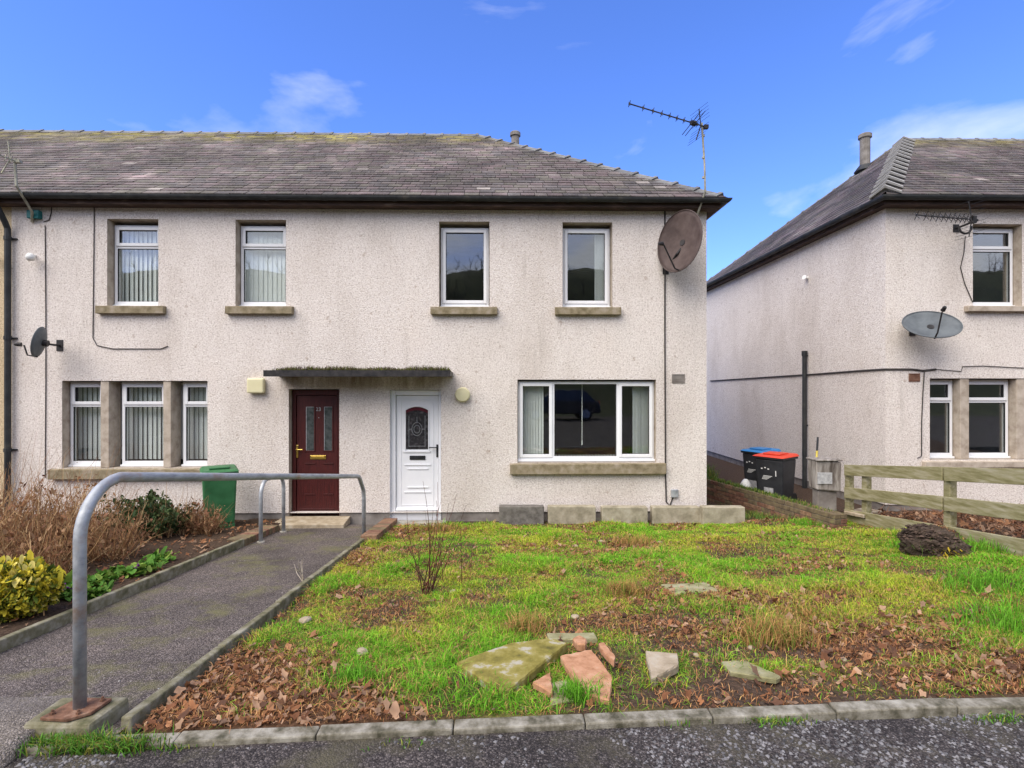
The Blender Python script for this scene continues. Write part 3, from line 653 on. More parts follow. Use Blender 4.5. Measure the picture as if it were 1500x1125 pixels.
def door_white():
    x0, x1, z0, z1 = WD; y = YW+.10
    reveal(house_r, (x0, x1, ZPL-.3, z1), M_whitedoor)
    b = MB(); t = .075; b.box(x0+.004, x0+t+.004, y-.03, y+.08, z0, z1-.006); b.box(x1-t-.004+.03, x1-.004, y-.03, y+.08, z0, z1-.006); b.box(x0+t+.004, x1-t+.026, y-.03, y+.08, z1-.09, z1-.006); b.box(x0+t+.004, x1-t+.026, y-.03, y+.08, z0, z0+.15)
    keep(b.build('door_frame', M_whitedoor, bevel=.008), house_r)
    d0, d1 = x0+t+.010, x1-t+.020; e0, e1 = z0+.165, z1-.096
    gx0, gx1, gz0, gz1 = wx(594.5, y), wx(627, y), wz(658, 610, y), wz(601, 610, y); arc = .055
    b = MB(); b.box(d0, d1, y+.012, y+.06, e0, e1); door = keep(b.build('door', M_whitedoor, bevel=.006), house_r); door['label'] = 'white panelled front door with arched leaded pane'
    n = 12; top = [(gx0+(gx1-gx0)*i/n, gz1+arc*math.sin(math.pi*i/n)**.8) for i in range(n+1)]
    b = MB(); i0 = len(b.v); poly = [(gx0, gz0), (gx1, gz0)]+[(p[0], p[1]) for p in reversed(top)]
    b.v += [(p[0], y+.004, p[1]) for p in poly]+[(p[0], y+.0118, p[1]) for p in poly]; m = len(poly)
    b.f.append(tuple(range(m)));
    for j in range(m): b.f.append((j, j+m, (j+1) % m+m, (j+1) % m))
    pane = sub(b.build('door_pane', M_doorglass), door)
    b = MB()                                           # red arched border and lead lines
    for i in range(n): 
        a, c = top[i], top[i+1]; b.quad((a[0], y+.0025, a[1]-.055), (c[0], y+.0025, c[1]-.055), (c[0], y+.0025, c[1]-.004), (a[0], y+.0025, a[1]-.004))
    sub(b.build('red_glass_border', M_redglass), door)
    b = MB(); cx = (gx0+gx1)/2; cz = (gz0+gz1)/2+.01
    def lead(pts): b.tube([(p[0], y+.003, p[1]) for p in pts], .0028, 4)
    lead([(gx0+.05, gz0+.04), (gx0+.05, gz1-.09)]); lead([(gx1-.05, gz0+.04), (gx1-.05, gz1-.09)]); lead([(gx0+.05, gz0+.05), (gx1-.05, gz0+.05)])
    for rr in (.05, .085): lead([(cx+rr*math.cos(t_*math.pi/8), cz+1.3*rr*math.sin(t_*math.pi/8)) for t_ in range(17)])
    lead([(cx, cz+.12), (cx, cz+.20)]); lead([(cx-.085, cz), (gx0+.05, cz)]); lead([(cx+.085, cz), (gx1-.05, cz)])
    sub(b.build('lead_strip', M_galv), door)
    b = MB(); tt = .022
    b.box(gx0-tt, gx0-.002, y+.000, y+.0115, gz0-tt, gz1+.01); b.box(gx1+.002, gx1+tt, y+.0, y+.0115, gz0-tt, gz1+.01); b.box(gx0-.04, gx1+.04, y-.006, y+.0115, gz0-.055, gz0-.026)
    for i in range(n):
        a, c = top[i], top[i+1]; b.hexa([(a[0], y, a[1]+.004), (c[0], y, c[1]+.004), (c[0], y+.0115, c[1]+.004), (a[0], y+.0115, a[1]+.004)], [(a[0], y, a[1]+.028), (c[0], y, c[1]+.028), (c[0], y+.0115, c[1]+.028), (a[0], y+.0115, a[1]+.028)])
    for (py, a, c) in ((681, 592, 631), (687, 597, 627), (714, 597, 627), (721, 592, 631)):
        b.box(wx(a, y), wx(c, y), y-.002, y+.0116, wz(py, 610, y)-.010, wz(py, 610, y)+.012)
    for xx in (d0+.075, d1-.085): b.box(xx-.008, xx+.008, y+.004, y+.0116, e0+.07, e1-.07)
    b.box(d0+.083, d1-.093, y+.004, y+.0116, e1-.085, e1-.07); b.box(d0+.083, d1-.093, y+.004, y+.0116, e0+.07, e0+.085)
    sub(b.build('panel_moulding', M_whitedoor, bevel=.004), door)
    b = MB(); b.hexa([(d0, y-.045, e0+.0), (d1, y-.045, e0), (d1, y+.0115, e0), (d0, y+.0115, e0)], [(d0, y-.035, e0+.018), (d1, y-.035, e0+.018), (d1, y+.0115, e0+.05), (d0, y+.0115, e0+.05)]); sub(b.build('weather_bar', M_whitedoor, bevel=.003), door)
    b = MB(); b.box(d0, d1, y-.02, y+.06, e0-.0145, e0-.001); sub(b.build('threshold_seal', M_seal), door)
    zl = wz(670.5, 611, y); b = MB(); b.box(wx(600, y), wx(623, y), y-.004, y+.0117, zl-.034, zl+.034); lb = sub(b.build('letterbox', M_black, bevel=.005), door)
    hx = wx(640.5, y); hz = wz(660, 640, y)
    b = MB(); b.box(hx-.017, hx+.017, y-.002, y+.0117, hz-.11, hz+.10); b.tube([(hx, y+.005, hz+.055), (hx, y-.045, hz+.055), (hx-.03, y-.055, hz+.055), (hx-.13, y-.055, hz+.055)], .010, 8); sub(b.build('door_handle', M_black, bevel=.004), door)
    b = MB(); b.box(wx(602, y), wx(614, y), y+.006, y+.0117, wz(592, 610, y), wz(582, 610, y)); sub(b.build('number_plate_mark', M_cream), door) if False else None
door_white()
# roofs
XR = XC+.20-HD+.0
XR = P(700, 197, YR).x; XEC = XC+.20
slope_slates('roof_slates', house_r, (XSPLIT, YE, EZ), (XEC, YE, EZ), (XR, YR, ZR), (XSPLIT, YR, ZR), mossy=.8, seed=4)
slope_slates('roof_slates', house_l, (XDP, YE, EZ), (XSPLIT, YE, EZ), (XSPLIT, YR, ZR), (XDP, YR, ZR), mossy=.9, seed=5)
slope_slates('roof_slates', house_3, (-13, YE, EZ), (XDP, YE, EZ), (XDP, YR, ZR), (-13, YR, ZR), mossy=1, seed=6)
YEB = YR+HD
b = MB(); e = -.012
b.quad((XSPLIT, YE+.02, EZ+e), (XEC, YE+.02, EZ+e), (XR, YR, ZR+e), (XSPLIT, YR, ZR+e)); b.quad((XEC, YE, EZ+e), (XEC, YEB, EZ+e), (XR, YR, ZR+e)); b.quad((XEC, YEB, EZ+e), (XSPLIT, YEB, EZ+e), (XSPLIT, YR, ZR+e), (XR, YR, ZR+e))
b.quad((XSPLIT, YE+.03, EZ-.05), (XSPLIT, YEB, EZ-.05), (XEC-.02, YEB, EZ-.05), (XEC-.02, YE+.03, EZ-.05)); keep(b.build('roof', M_deck), house_r)
slope_slates('roof_slates', house_r, (XEC, YE, EZ), (XEC, YEB, EZ), (XR, YR, ZR), (XR, YR, ZR), mossy=.4, seed=8)
for h, a, c in ((house_l, XDP, XSPLIT), (house_3, -13, XDP)):
    b = MB(); b.quad((a, YE+.02, EZ+e), (c, YE+.02, EZ+e), (c, YR, ZR+e), (a, YR, ZR+e)); b.quad((c, YEB, EZ+e), (a, YEB, EZ+e), (a, YR, ZR+e), (c, YR, ZR+e)); b.quad((a, YE+.03, EZ-.05), (a, YEB, EZ-.05), (c, YEB, EZ-.05), (c, YE+.03, EZ-.05)); keep(b.build('roof', M_deck), h)
ridge_line(house_3, (-13, YR, ZR), (XDP, YR, ZR), R(35)); ridge_line(house_l, (XDP, YR, ZR), (XSPLIT, YR, ZR), R(35)); ridge_line(house_r, (XSPLIT, YR, ZR), (XR, YR, ZR), R(35))
ridge_line(house_r, (XR, YR, ZR-.01), (XEC-.05, YE+.05, EZ+.03), R(27), L=.44, wd=.16, st=.025)
# eaves: fascia, soffit, gutter
def eaves(h, x0, x1, corner=False):
    b = MB(); b.box(x0, x1, YE+.045, YE+.07, ZTOP-.012, EZ-.025)
    b.box(x0, x1, YE+.071, YW+.05, ZTOP-.010, ZTOP+.008)
    if corner: b.box(x1-.025+.0, x1, YE+.071, YEB, ZTOP-.012, EZ-.025); b.box(XC+.001, x1-.026, YW+.051, YEB, ZTOP-.01, ZTOP+.008)
    keep(b.build('fascia', M_fascia), h)
eaves(house_3, -13, XDP); eaves(house_l, XDP, XSPLIT); eaves(house_r, XSPLIT, XEC-.045, True)
gutter_run(house_3, [(-13, YE-.015, EZ-.03), (XDP, YE-.015, EZ-.03)]); gutter_run(house_l, [(XDP+.001, YE-.015, EZ-.03), (XSPLIT, YE-.015, EZ-.03)])
gutter_run(house_r, [(XSPLIT+.001, YE-.015, EZ-.03), (XEC+.015, YE-.015, EZ-.03), (XEC+.015, YEB, EZ-.03)])
# flue behind the hip
def flue(h, x, y, z0, z1, r):
    b = MB(); b.tube([(x, y, z0), (x, y, z1-.12)], r, 14); b.tube([(x, y, z1-.12), (x, y, z1-.10), (x, y, z1-.02), (x, y, z1)], [r, r*1.32, r*1.32, r*1.1], 14)
    f = keep(b.build('flue_pipe', M_flue), h); return f
flue(house_r, .34, 13.5, 7.2, 8.63, .10)
# downpipe
b = MB(); xd = wx(17); b.tube([(xd-.02, YE-.015, EZ-.09), (xd-.02, YE-.01, EZ-.17), (xd, YW-.12, EZ-.42), (xd, YW-.07, EZ-.52), (xd, YW-.07, -.1)], .043, 10)
for z in (4.6, 3.0, 1.2): b.tube([(xd, YW-.07, z-.03), (xd, YW-.07, z+.03)], .053, 10); b.box(xd-.02, xd+.10, YW-.03, YW+.01, z-.012, z+.012)
dp = b.build('downpipe', M_gutter, smooth=False); keep(dp, house_l)
# vents on the end house
def vent(h, px0, px1, py0, py1, m=M_plinth, Y=YW):
    x0, x1, z0, z1 = wx(px0, Y), wx(px1, Y), wz(py1, px0, Y), wz(py0, px0, Y); b = MB(); frame_rect(b, x0, x1, z0, z1, .015, Y-.012, Y+.02)
    for k in range(3): zz = z0+.015+(k+.5)*(z1-z0-.03)/3; b.box(x0+.015, x1-.015, Y-.006, Y+.01, zz-.012, zz+.009)
    b.box(x0+.015, x1-.015, Y-.002, Y+.01, z0+.015, z1-.015)
    o = keep(b.build('air_vent', m), h); return o
vent(house_r, 984, 1003, 548, 561)

# neighbouring house -----------------------------------------------------
NZ = .07; XN = wx(1297); XNE = XN-.20; XNR = P(1325, 203, YR).x
NU = (wx(1425), wx(1497), wz(447), wz(324)); NL1 = (wx(1362), wx(1407), wz(675), wz(554)); NL2 = (wx(1421), wx(1490), wz(675), wz(554)); NL3 = (wx(1504), wx(1552), wz(675), wz(554))
NLW = (NL1[0], NL3[1], NL1[2], NL1[3]); XN2 = 15.0
NPL = .25
front_wall('wall', house_n, XN, XN2, NPL, ZTOP+NZ, [NU, NLW], M_wall_n)
b = MB(); b.box(XN, XN+.3, YW+.301, YEB-.03, NPL, ZTOP+NZ); b.quad((XN, YW+.301, NPL), (XN, YW, NPL), (XN, YW, ZTOP+NZ), (XN, YW+.301, ZTOP+NZ)); keep(b.build('side_wall', M_wall_n), house_n)
b = MB(); b.box(XN+.022, XN+.28, YW+.022, YEB-.04, -.9, NPL-.001); b.box(XN+.281, XN2, YW+.022, YW+.28, -.9, NPL-.001); keep(b.build('plinth', M_plinth), house_n)
b = MB(); b.box(XN+.31, XN2, YB-.3, YB-.002, -.9, ZTOP); keep(b.build('back_wall', M_wall_n), house_n)
b = MB(); b.box(XN+.31, XN2, YW+.302, YB-.301, 2.42, 2.62); b.box(XN+.31, XN2, YW+.302, YB-.301, -.1, .12); b.box(XN+.31, XN2, YW+.302, YB-.301, 5.0, 5.1); b.box(XN+.31, XN2, YW+4, YW+4.1, .121, 2.419); b.box(XN+.31, XN2, YW+4, YW+4.1, 2.621, 4.999); keep(b.build('interior', M_room), house_n)
for o in (NU, NLW): reveal(house_n, o, M_stone)
window(house_n, NU[0]+.015, NU[1]-.015, NU[2]+.04, NU[3]-.03, YW+.145, [(0, 1, 0, .735, False), (0, 1, .735, 1, True)], fw=.05)
for o, k in ((NL1, 0), (NL2, 1), (NL3, 2)):
    window(house_n, o[0]+.012, o[1]-.012, o[2]+.04, o[3]-.02, YW+.145, [(0, 1, 0, .735, False), (0, 1, .735, 1, True)], fw=.05)
for a, c in ((NL1[1], NL2[0]), (NL2[1], NL3[0])):
    b = MB(); b.box(a+.004, c-.004, YW+.012, YW+.29, NLW[2]+.004, NLW[3]-.004); keep(b.build('stone_mullion', M_stone, bevel=.008), house_n)
sill(house_n, wx(1412), wx(1510), wz(455), wz(446), M_stone); sill(house_n, wx(1350), wx(1566), wz(686), wz(676), M_stone)
b = MB()
for k in range(7): xx = NU[0]+.06+.016*k; b.tube([(xx, YW+.36+.012*(k % 2), NU[2]+.05), (xx+.10*(1-k/7), YW+.36+.012*(k % 2), NU[3]-.1)], .012, 6)
keep(b.build('curtain', M_curtain), house_n)
slope_slates('roof_slates', house_n, (XNE, YE, EZ+NZ), (XN2, YE, EZ+NZ), (XN2, YR, ZR), (XNR, YR, ZR), mossy=.5, seed=9)
slope_slates('roof_slates', house_n, (XNE, YEB, EZ+NZ), (XNE, YE, EZ+NZ), (XNR, YR, ZR), (XNR, YR, ZR), mossy=.3, seed=10)
b = MB(); z_ = EZ+NZ+e
b.quad((XNE, YE+.02, z_), (XN2, YE+.02, z_), (XN2, YR, ZR+e), (XNR, YR, ZR+e)); b.quad((XNE, YEB, z_), (XNE, YE, z_), (XNR, YR, ZR+e)); b.quad((XN2, YEB, z_), (XNE, YEB, z_), (XNR, YR, ZR+e), (XN2, YR, ZR+e)); b.quad((XNE+.02, YE+.03, z_-.04), (XNE+.02, YEB, z_-.04), (XN2, YEB, z_-.04), (XN2, YE+.03, z_-.04)); keep(b.build('roof', M_deck), house_n)
ridge_line(house_n, (XNR, YR, ZR), (XN2, YR, ZR), R(35)); ridge_line(house_n, (XNR, YR, ZR-.005), (XNE+.05, YE+.05, EZ+NZ+.035), R(32), L=.40, wd=.25, st=.075, lift=.04); ridge_line(house_n, (XNR, YR, ZR-.01), (XNE+.05, YEB-.05, EZ+NZ+.03), R(27), L=.44, wd=.15)
b = MB(); b.box(XNE+.045, XN2, YE+.045, YE+.07, ZTOP+NZ-.012, EZ+NZ-.025); b.box(XNE+.045, XN2, YE+.071, YW+.05, ZTOP+NZ-.010, ZTOP+NZ+.008); b.box(XNE+.045, XNE+.07, YE+.071, YEB, ZTOP+NZ-.012, EZ+NZ-.025); b.box(XNE+.071, XN-.001, YW+.051, YEB, ZTOP+NZ-.01, ZTOP+NZ+.008); keep(b.build('fascia', M_fascia), house_n)
gutter_run(house_n, [(XNE-.015, YEB, EZ+NZ-.03), (XNE-.015, YE-.015, EZ+NZ-.03), (XN2, YE-.015, EZ+NZ-.03)])
f = flue(house_n, 8.98, 13.1, 7.3, 8.47, .115)
b = MB(); b.tube([(8.98, 13.1, 7.55), (8.98, 13.1, 7.70)], [.24, .13], 14); keep(b.build('flue_flashing', M_gutter), house_n)
b = MB(); p = P(1182, 515, YW); Yp = 11.1; b.tube([(XN-.07, Yp, -.3), (XN-.07, Yp, 2.95)], .045, 10); b.tube([(XN-.07, Yp, 2.87), (XN-.07, Yp, 2.97)], .056, 10); b.box(XN-.02, XN+.01, Yp-.01, Yp+.12, 2.86, 2.885); b.box(XN-.05, XN+.01, Yp-.012, Yp+.012, 1.4, 1.43); keep(b.build('soil_pipe', M_gutter), house_n)
vent(house_n, 1331, 1347, 547, 559, M_brick[0])

# ------------------------------------------------------------------ things on the walls
# canopy
cx0, cx1 = P(386, 545, 8.25).x, P(659, 545, 8.25).x
can = empty('door_canopy', (-2.2, 8.6, 2.4), 'flat dark canopy with moss along its top above both front doors', 'canopy')
b = MB(); b.box(cx0, cx1, 8.27, YW+.0, 2.38, 2.455); keep(b.build('canopy_slab', M_blockdark, bevel=.008), can)
b = MB(); b.box(cx0-.004, cx1+.004, 8.25, 8.268, 2.372, 2.468); keep(b.build('canopy_edge', M_darkmetal), can)
def blades(n, X, Y, Z, h, wd, cols, lean=.6, seed=1):
    r = np.random.RandomState(seed); a = r.rand(n)*2*np.pi; l = h*lean*r.rand(n); dx = np.cos(a); dy = np.sin(a); t = r.rand(n)*2*np.pi
    wx_ = np.cos(t)*wd/2; wy_ = np.sin(t)*wd/2
    V = np.zeros((n, 5, 3))
    V[:, 0] = np.stack([X-wx_, Y-wy_, Z], 1); V[:, 1] = np.stack([X+wx_, Y+wy_, Z], 1)
    mx, my, mz = X+dx*l*.35, Y+dy*l*.35, Z+h*.6
    V[:, 2] = np.stack([mx+wx_*.75, my+wy_*.75, mz], 1); V[:, 3] = np.stack([mx-wx_*.75, my-wy_*.75, mz], 1)
    V[:, 4] = np.stack([X+dx*l, Y+dy*l, Z+h*(1-.25*(l/h))], 1)
    i = (np.arange(n)*5)[:, None]
    F = np.concatenate([i+np.array([0, 1, 2]), i+np.array([0, 2, 3]), i+np.array([3, 2, 4])], 0)
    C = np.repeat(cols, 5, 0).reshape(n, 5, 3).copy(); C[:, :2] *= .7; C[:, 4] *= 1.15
    return V.reshape(-1, 3), F, C.reshape(-1, 3)
n = 9000; X = rng.uniform(cx0+.12, cx1-.02, n); Y = rng.uniform(8.27, 8.8, n); hh = .02+.075*rng.rand(n)**2.2*(.3+1.3*vnoise(X, Y, 5))
pal = np.array([(.13, .15, .02), (.08, .085, .02), (.10, .06, .045), (.07, .045, .04)]); cols = pal[rng.choice(4, n, p=[.3, .25, .25, .2])]*rng.uniform(.7, 1.3, (n, 1))
V, F, Cc = blades(n, X, Y, np.full(n, 2.453), hh, .008, cols, .9, 3)
tag(npmesh('moss', V, F, Cc, M_leafy, can), kind='stuff')
# step slab and threshold at the doors
b = MB(); b.hexa([(wx(414), 8.33, -.02), (wx(517), 8.33, -.02), (wx(513), YW+.02, -.02), (wx(416), YW+.02, -.02)], [(wx(414), 8.33, .092), (wx(517), 8.33, .092), (wx(513), YW+.02, .10), (wx(416), YW+.02, .10)])
tag(b.build('door_step', M_buff_slab, bevel=.012), 'worn buff stone step under the maroon door', 'step')
b = MB(); b.box(wx(560), wx(655), 8.50, YW+.02, -.15, .028); tag(b.build('door_step', M_conc, bevel=.015), 'low grey concrete step under the white door', 'step')
# lamps
b = MB(); x0, x1, z0, z1 = wx(365), wx(390), wz(576), wz(554); b.box(x0, x1, YW-.10, YW-.012, z0, z1); lm = b.build('wall_lamp', M_cream, bevel=.025); tag(lm, 'square cream bulkhead lamp left of the canopy', 'lamp', 'cream lamps beside the doors')
b = MB(); b.box(x0+.02, x1-.02, YW-.012, YW+.01, z0+.02, z1-.02); sub(b.build('back_plate', M_cream), lm)
c = P(678, 578, YW); b = MB(); b.tube([(c.x, YW+.005, c.z), (c.x, YW-.03, c.z), (c.x, YW-.031, c.z), (c.x, YW-.075, c.z), (c.x, YW-.095, c.z), (c.x, YW-.10, c.z)], [.105, .105, .122, .122, .105, .03], 24); tag(b.build('wall_lamp', M_cream, smooth=False, bevel=.003), 'round cream bulkhead lamp right of the white door', 'lamp', 'cream lamps beside the doors')
# dish builder
def dish(name, c, nrm, rx, rz, depth, m, label, arm_m, roll=0, wallpt=None, group=None):
    c = Vector(c); nrm = Vector(nrm).normalized(); e = empty(name, c, label, 'satellite dish', group)
    sx = Vector((0,0,1)).cross(nrm).normalized(); sz = nrm.cross(sx).normalized()
    q = Matrix.Rotation(roll, 3, nrm); sx = q @ sx; sz = q @ sz
    b = MB(); nr, ns = 7, 36
    b.v.append(tuple(c-nrm*depth))
    for i in range(1, nr+1):
        f_ = i/nr
        for j in range(ns):
            t = 2*math.pi*j/ns; b.v.append(tuple(c+sx*(rx*f_*math.cos(t))+sz*(rz*f_*math.sin(t))-nrm*(depth*(1-f_*f_))))
    for j in range(ns): b.f.append((0, 1+j, 1+(j+1) % ns))
    for i in range(nr-1):
        for j in range(ns): a = 1+i*ns+j; a2 = 1+i*ns+(j+1) % ns; b.f.append((a, a+ns, a2+ns, a2))
    o = b.build('reflector', m, smooth=True); keep(o, e); s = o.modifiers.new('solid', 'SOLIDIFY'); s.thickness = .008; s.offset = -1
    rim = MB(); rim.tube([tuple(c+sx*(rx*math.cos(2*math.pi*j/ns))+sz*(rz*math.sin(2*math.pi*j/ns))) for j in range(ns+1)], .009, 6, cap=False); r_ = rim.build('rim', m, smooth=True); sub(r_, o); r_.matrix_parent_inverse = Matrix.Translation(-c) if False else Matrix(); 
    keep(r_, e)
    a0 = c-sz*rz*.97; foc = c+nrm*rx*1.05-sz*rz*.38
    b = MB(); b.tube([a0-nrm*.03, a0+nrm*.10, foc-nrm*.05], .012, 8); keep(b.build('feed_arm', arm_m), e)
    b = MB(); d = (c-sz*.05-foc).normalized(); b.tube([foc-d*.07, foc-d*.05, foc, foc+d*.015], [.018, .028, .030, .034], 12); keep(b.build('feed_horn', arm_m), e)
    if wallpt:
        wp = Vector(wallpt); bk = c-nrm*(depth+.0)
        b = MB(); b.tube([bk+nrm*.01, bk-nrm*.07], .05, 10); out = Vector((wp.x, wp.y-.14, wp.z)); b.tube([bk-nrm*.06, Vector((bk.x*.5+out.x*.5, min(bk.y, out.y+.02), (bk.z+out.z)/2)), out, wp], .018, 8)
        b.box(wp.x-.05, wp.x+.05, wp.y-.012, wp.y+.008, wp.z-.09, wp.z+.09); keep(b.build('wall_bracket', arm_m), e)
    return e
c = P(995, 353, 8.47); wp = P(975, 394, YW)
dish('satellite_dish', c, (-.80, -.56, .16), .415, .51, .085, M_rustdish, 'large brown oval satellite dish at the corner of the end house', M_darkmetal, R(6), wp)
c = P(57, 501, 8.42); wp = P(88, 506, YW); dish('satellite_dish', c, (-.93, -.30, .20), .21, .235, .05, M_greydish, 'small dark grey satellite dish beside the black downpipe', M_darkmetal, 0, wp)
c = P(1365, 475, 8.45); wp = P(1336, 484, YW); dish('satellite_dish', c, (-.22, -.72, .62), .40, .30, .06, M_greydish, 'wide grey satellite dish beneath the yagi aerial on the neighbouring house', M_darkmetal, R(-6), wp)
# aerials
def yagi(b, A, B, n, el, upv=(0, 0, 1)):
    A, B = Vector(A), Vector(B); d = (B-A).normalized(); s = d.cross(Vector(upv)).normalized(); u = s.cross(d)
    b.tube([A, B], .011, 6)
    for i in range(n):
        p = A+(B-A)*(i/(n-1))**.78*.88+d*.0
        for q in (s*.6+u, s*.6-u): 
            q = q.normalized(); b.tube([p-q*el, p+q*el], .0055, 5)
        b.box(p.x-.012, p.x+.012, p.y-.012, p.y+.012, p.z-.014, p.z+.014)
def reflector(b, p, d, sz=.24):
    d = Vector(d).normalized(); s = d.cross(Vector((0,0,1))).normalized(); u = s.cross(d)
    for sg in (1, -1):
        tip = p+u*sg*sz+d*(-.06); b.tube([p, tip], .009, 6)
        for k in range(1, 6):
            m_ = p+(tip-p)*(k/5); b.tube([m_-s*.22, m_+s*.22], .003, 4)
e = empty('tv_aerial', P(1018, 330, 8.7), 'tall rooftop television aerial on a bent mast at the house corner', 'aerial')
b = MB(); b.tube([P(1017, 345, YW-.03), P(1018, 325, 8.72), P(1033, 281, 8.50), P(1032, 240, 8.50), P(1028, 180, 8.50)], .017, 8)
for py in (199, 231, 260): p = P(1030, py, 8.5); b.tube([p-Vector((0,0,.015))+Vector((.004,0,0)), p+Vector((.004,0,.015))], .022, 8)
for py in (322, 343): p = P(1019, py, YW-.05); b.box(p.x-.05, p.x+.05, YW-.09, YW+.008, p.z-.012, p.z+.012)
keep(b.build('mast', M_mast), e)
A_, B_ = P(922, 152, 8.1), P(1034, 186, 8.5); b = MB(); yagi(b, A_, B_, 9, .048); keep(b.build('boom', M_darkmetal), e)
b = MB(); d = (B_-A_).normalized(); reflector(b, A_+(B_-A_)*.93, d, .25); p = A_+(B_-A_)*.83; b.tube([p-d*.035, p+d*.035], [.04, .045], 8); s_ = d.cross(Vector((0,0,1))).normalized()
for k in (-.03, .03): b.tube([p+d*k-s_*.25+Vector((0,0,-.08)), p+d*k+s_*.25+Vector((0,0,.08))], .006, 5)
p = B_; b.box(p.x-.035, p.x+.035, p.y-.03, p.y+.03, p.z-.028, p.z+.028); keep(b.build('reflector', M_darkmetal), e)
e = empty('tv_aerial', P(1425, 330, 8.6), 'short yagi aerial mounted beside the upper window of the neighbouring house', 'aerial')
A_, B_ = P(1343, 315, 8.15), P(1432, 322, 8.42); b = MB(); yagi(b, A_, B_, 11, .075); keep(b.build('boom', M_darkmetal), e)
b = MB(); d = (B_-A_).normalized(); reflector(b, A_+(B_-A_)*.90, d, .28); p = A_+(B_-A_)*.93; b.box(p.x-.03, p.x+.03, p.y-.03, p.y+.03, p.z-.06, p.z+.05); keep(b.build('reflector', M_darkmetal), e)
b = MB(); c = P(1414, 333, 8.5); b.tube([c+Vector((.10*math.cos(t), .0, .10*math.sin(t))) for t in [math.pi*k/10-math.pi*1.05 for k in range(12)]], .017, 8); b.tube([B_, (B_.x, YW+.005, B_.z-.02)], .018, 8); b.box(B_.x-.05, B_.x+.05, YW-.01, YW+.006, B_.z-.08, B_.z+.05); keep(b.build('bracket', M_darkmetal), e)
e = empty('tv_aerial', P(45, 320, 8.7), 'cranked pole aerial rising from the eaves beside the downpipe', 'aerial')
b = MB(); b.tube([P(47, 325, YW-.02), P(47, 310, 8.70), P(24, 272, 8.42), P(22, 240, 8.42), P(23, 232, 8.42)], .02, 8); keep(b.build('mast', M_mast), e)
b = MB(); A_ = P(-60, 205, 7.9); B_ = P(26, 237, 8.42); yagi(b, A_, B_, 8, .06); reflector(b, A_+(B_-A_)*.86, (B_-A_), .26); b.box(B_.x-.05, B_.x+.05, B_.y-.03, B_.y+.03, B_.z-.02, B_.z+.025); keep(b.build('boom', M_mast), e)
b = MB(); p = P(54, 316, YW); b.box(p.x-.10, p.x+.09, YW-.08, YW+.004, p.z-.06, p.z+.07); tag(b.build('junction_box', M_teal, bevel=.01), 'teal junction box under the eaves by the cranked aerial', 'junction box')
# security lamps
def seclamp(px, py, label, Y=YW, nx=0):
    p = P(px, py, Y); e = empty('security_lamp', p, label, 'lamp', 'small white globe lamps on walls'); b = MB()
    b.tube([(p.x, p.y-.0, p.z+.03), (p.x, p.y-.06, p.z+.0), (p.x+.03, p.y-.12, p.z-.02)], .018, 8); keep(b.build('lamp_arm', M_white), e)
    b = MB(); q = Vector((p.x+.04, p.y-.14, p.z-.03)); b.tube([q+Vector((-.055, 0, .03)), q+Vector((-.03, 0, .02)), q, q+Vector((.04, 0, -.01)), q+Vector((.06, 0, -.015))], [.02, .055, .07, .05, .015], 12); keep(b.build('lamp_head', M_white, smooth=True), e)
seclamp(52, 377, 'small white security lamp on pinkish wall right of the downpipe'); seclamp(-3, 378, 'small white security lamp on the wall left of the downpipe')
# lamp on neighbour's side wall
Ys = 786*6.2/(1174-735); p = Vector((XN-.0, 11.1, P(1174, 407, 11.1).z)); e = empty('security_lamp', p, 'small white lamp high on the passage wall of the neighbouring house', 'lamp', 'small white globe lamps on walls')
b = MB(); b.tube([p+Vector((.005, 0, 0)), p+Vector((-.05, 0, 0)), p+Vector((-.09, -.02, .01))], [.03, .03, .05], 10); keep(b.build('lamp_head', M_white), e)
# cables (each its own thing)
def cable(pts, label, r=.008, m=M_cable):
    b = MB(); b.tube(pts, r, 6); return tag(b.build('cable', m), label, 'cable')
W_ = lambda px, py, o=.010: P(px, py, YW-o)
cable([W_(974, 302), W_(974, 400), W_(974, 500), W_(974.5, 600), W_(975, 700), W_(976, 735), W_(981, 741), W_(986, 728)], 'dark cable running down the end house from the big dish to a grey box', .013)
b = MB(); p = W_(988, 722); b.box(p.x-.06, p.x+.055, YW-.05, YW+.004, p.z-.07, p.z+.06); tag(b.build('junction_box', M_galv, bevel=.008), 'small grey junction box low on the end house corner', 'junction box')
cable([W_(976, 303), W_(985, 298), W_(1008, 299), W_(1013, 306), W_(1015, 330)], 'short looping cable under the eaves behind the big dish')
cable([W_(64, 325), W_(72, 322), W_(75, 312), W_(76, 299), W_(100, 299), W_(130, 299), W_(138, 304), W_(137, 400), W_(136, 495), W_(142, 506), W_(165, 511), W_(235, 511), W_(246, 507)], 'thin cable looping from eaves down beside the left upper window', .007)
cable([W_(66, 330), W_(67, 450), W_(67, 560), W_(66, 700)], 'thin straight cable down the wall right of the downpipe', .007)
def side(py_, Y): return Vector((XN-.012, Y, 2.2-(py_-568)/FPX*Y))
cable([(XN-.012, 16.3, P(1035, 558, 16.3).z), (XN-.012, 13, P(1110, 553, 13).z), (XN-.012, 10.75-.0, P(1185, 548, 10.75).z), (XN-.012, 9.4, P(1260, 543, 9.4).z), (XN-.012, YW-.012, P(1297, 541, YW).z), W_(1335, 541, .012), W_(1352, 543, .012), W_(1371, 541, .012)], 'thick black cable along passage wall and round the neighbouring house corner', .017)
cable([W_(1354, 545), W_(1352, 575), W_(1350, 620), W_(1350, 668), W_(1344, 671)], 'thin cable hanging beside the lower mullioned window of the neighbouring house', .008)
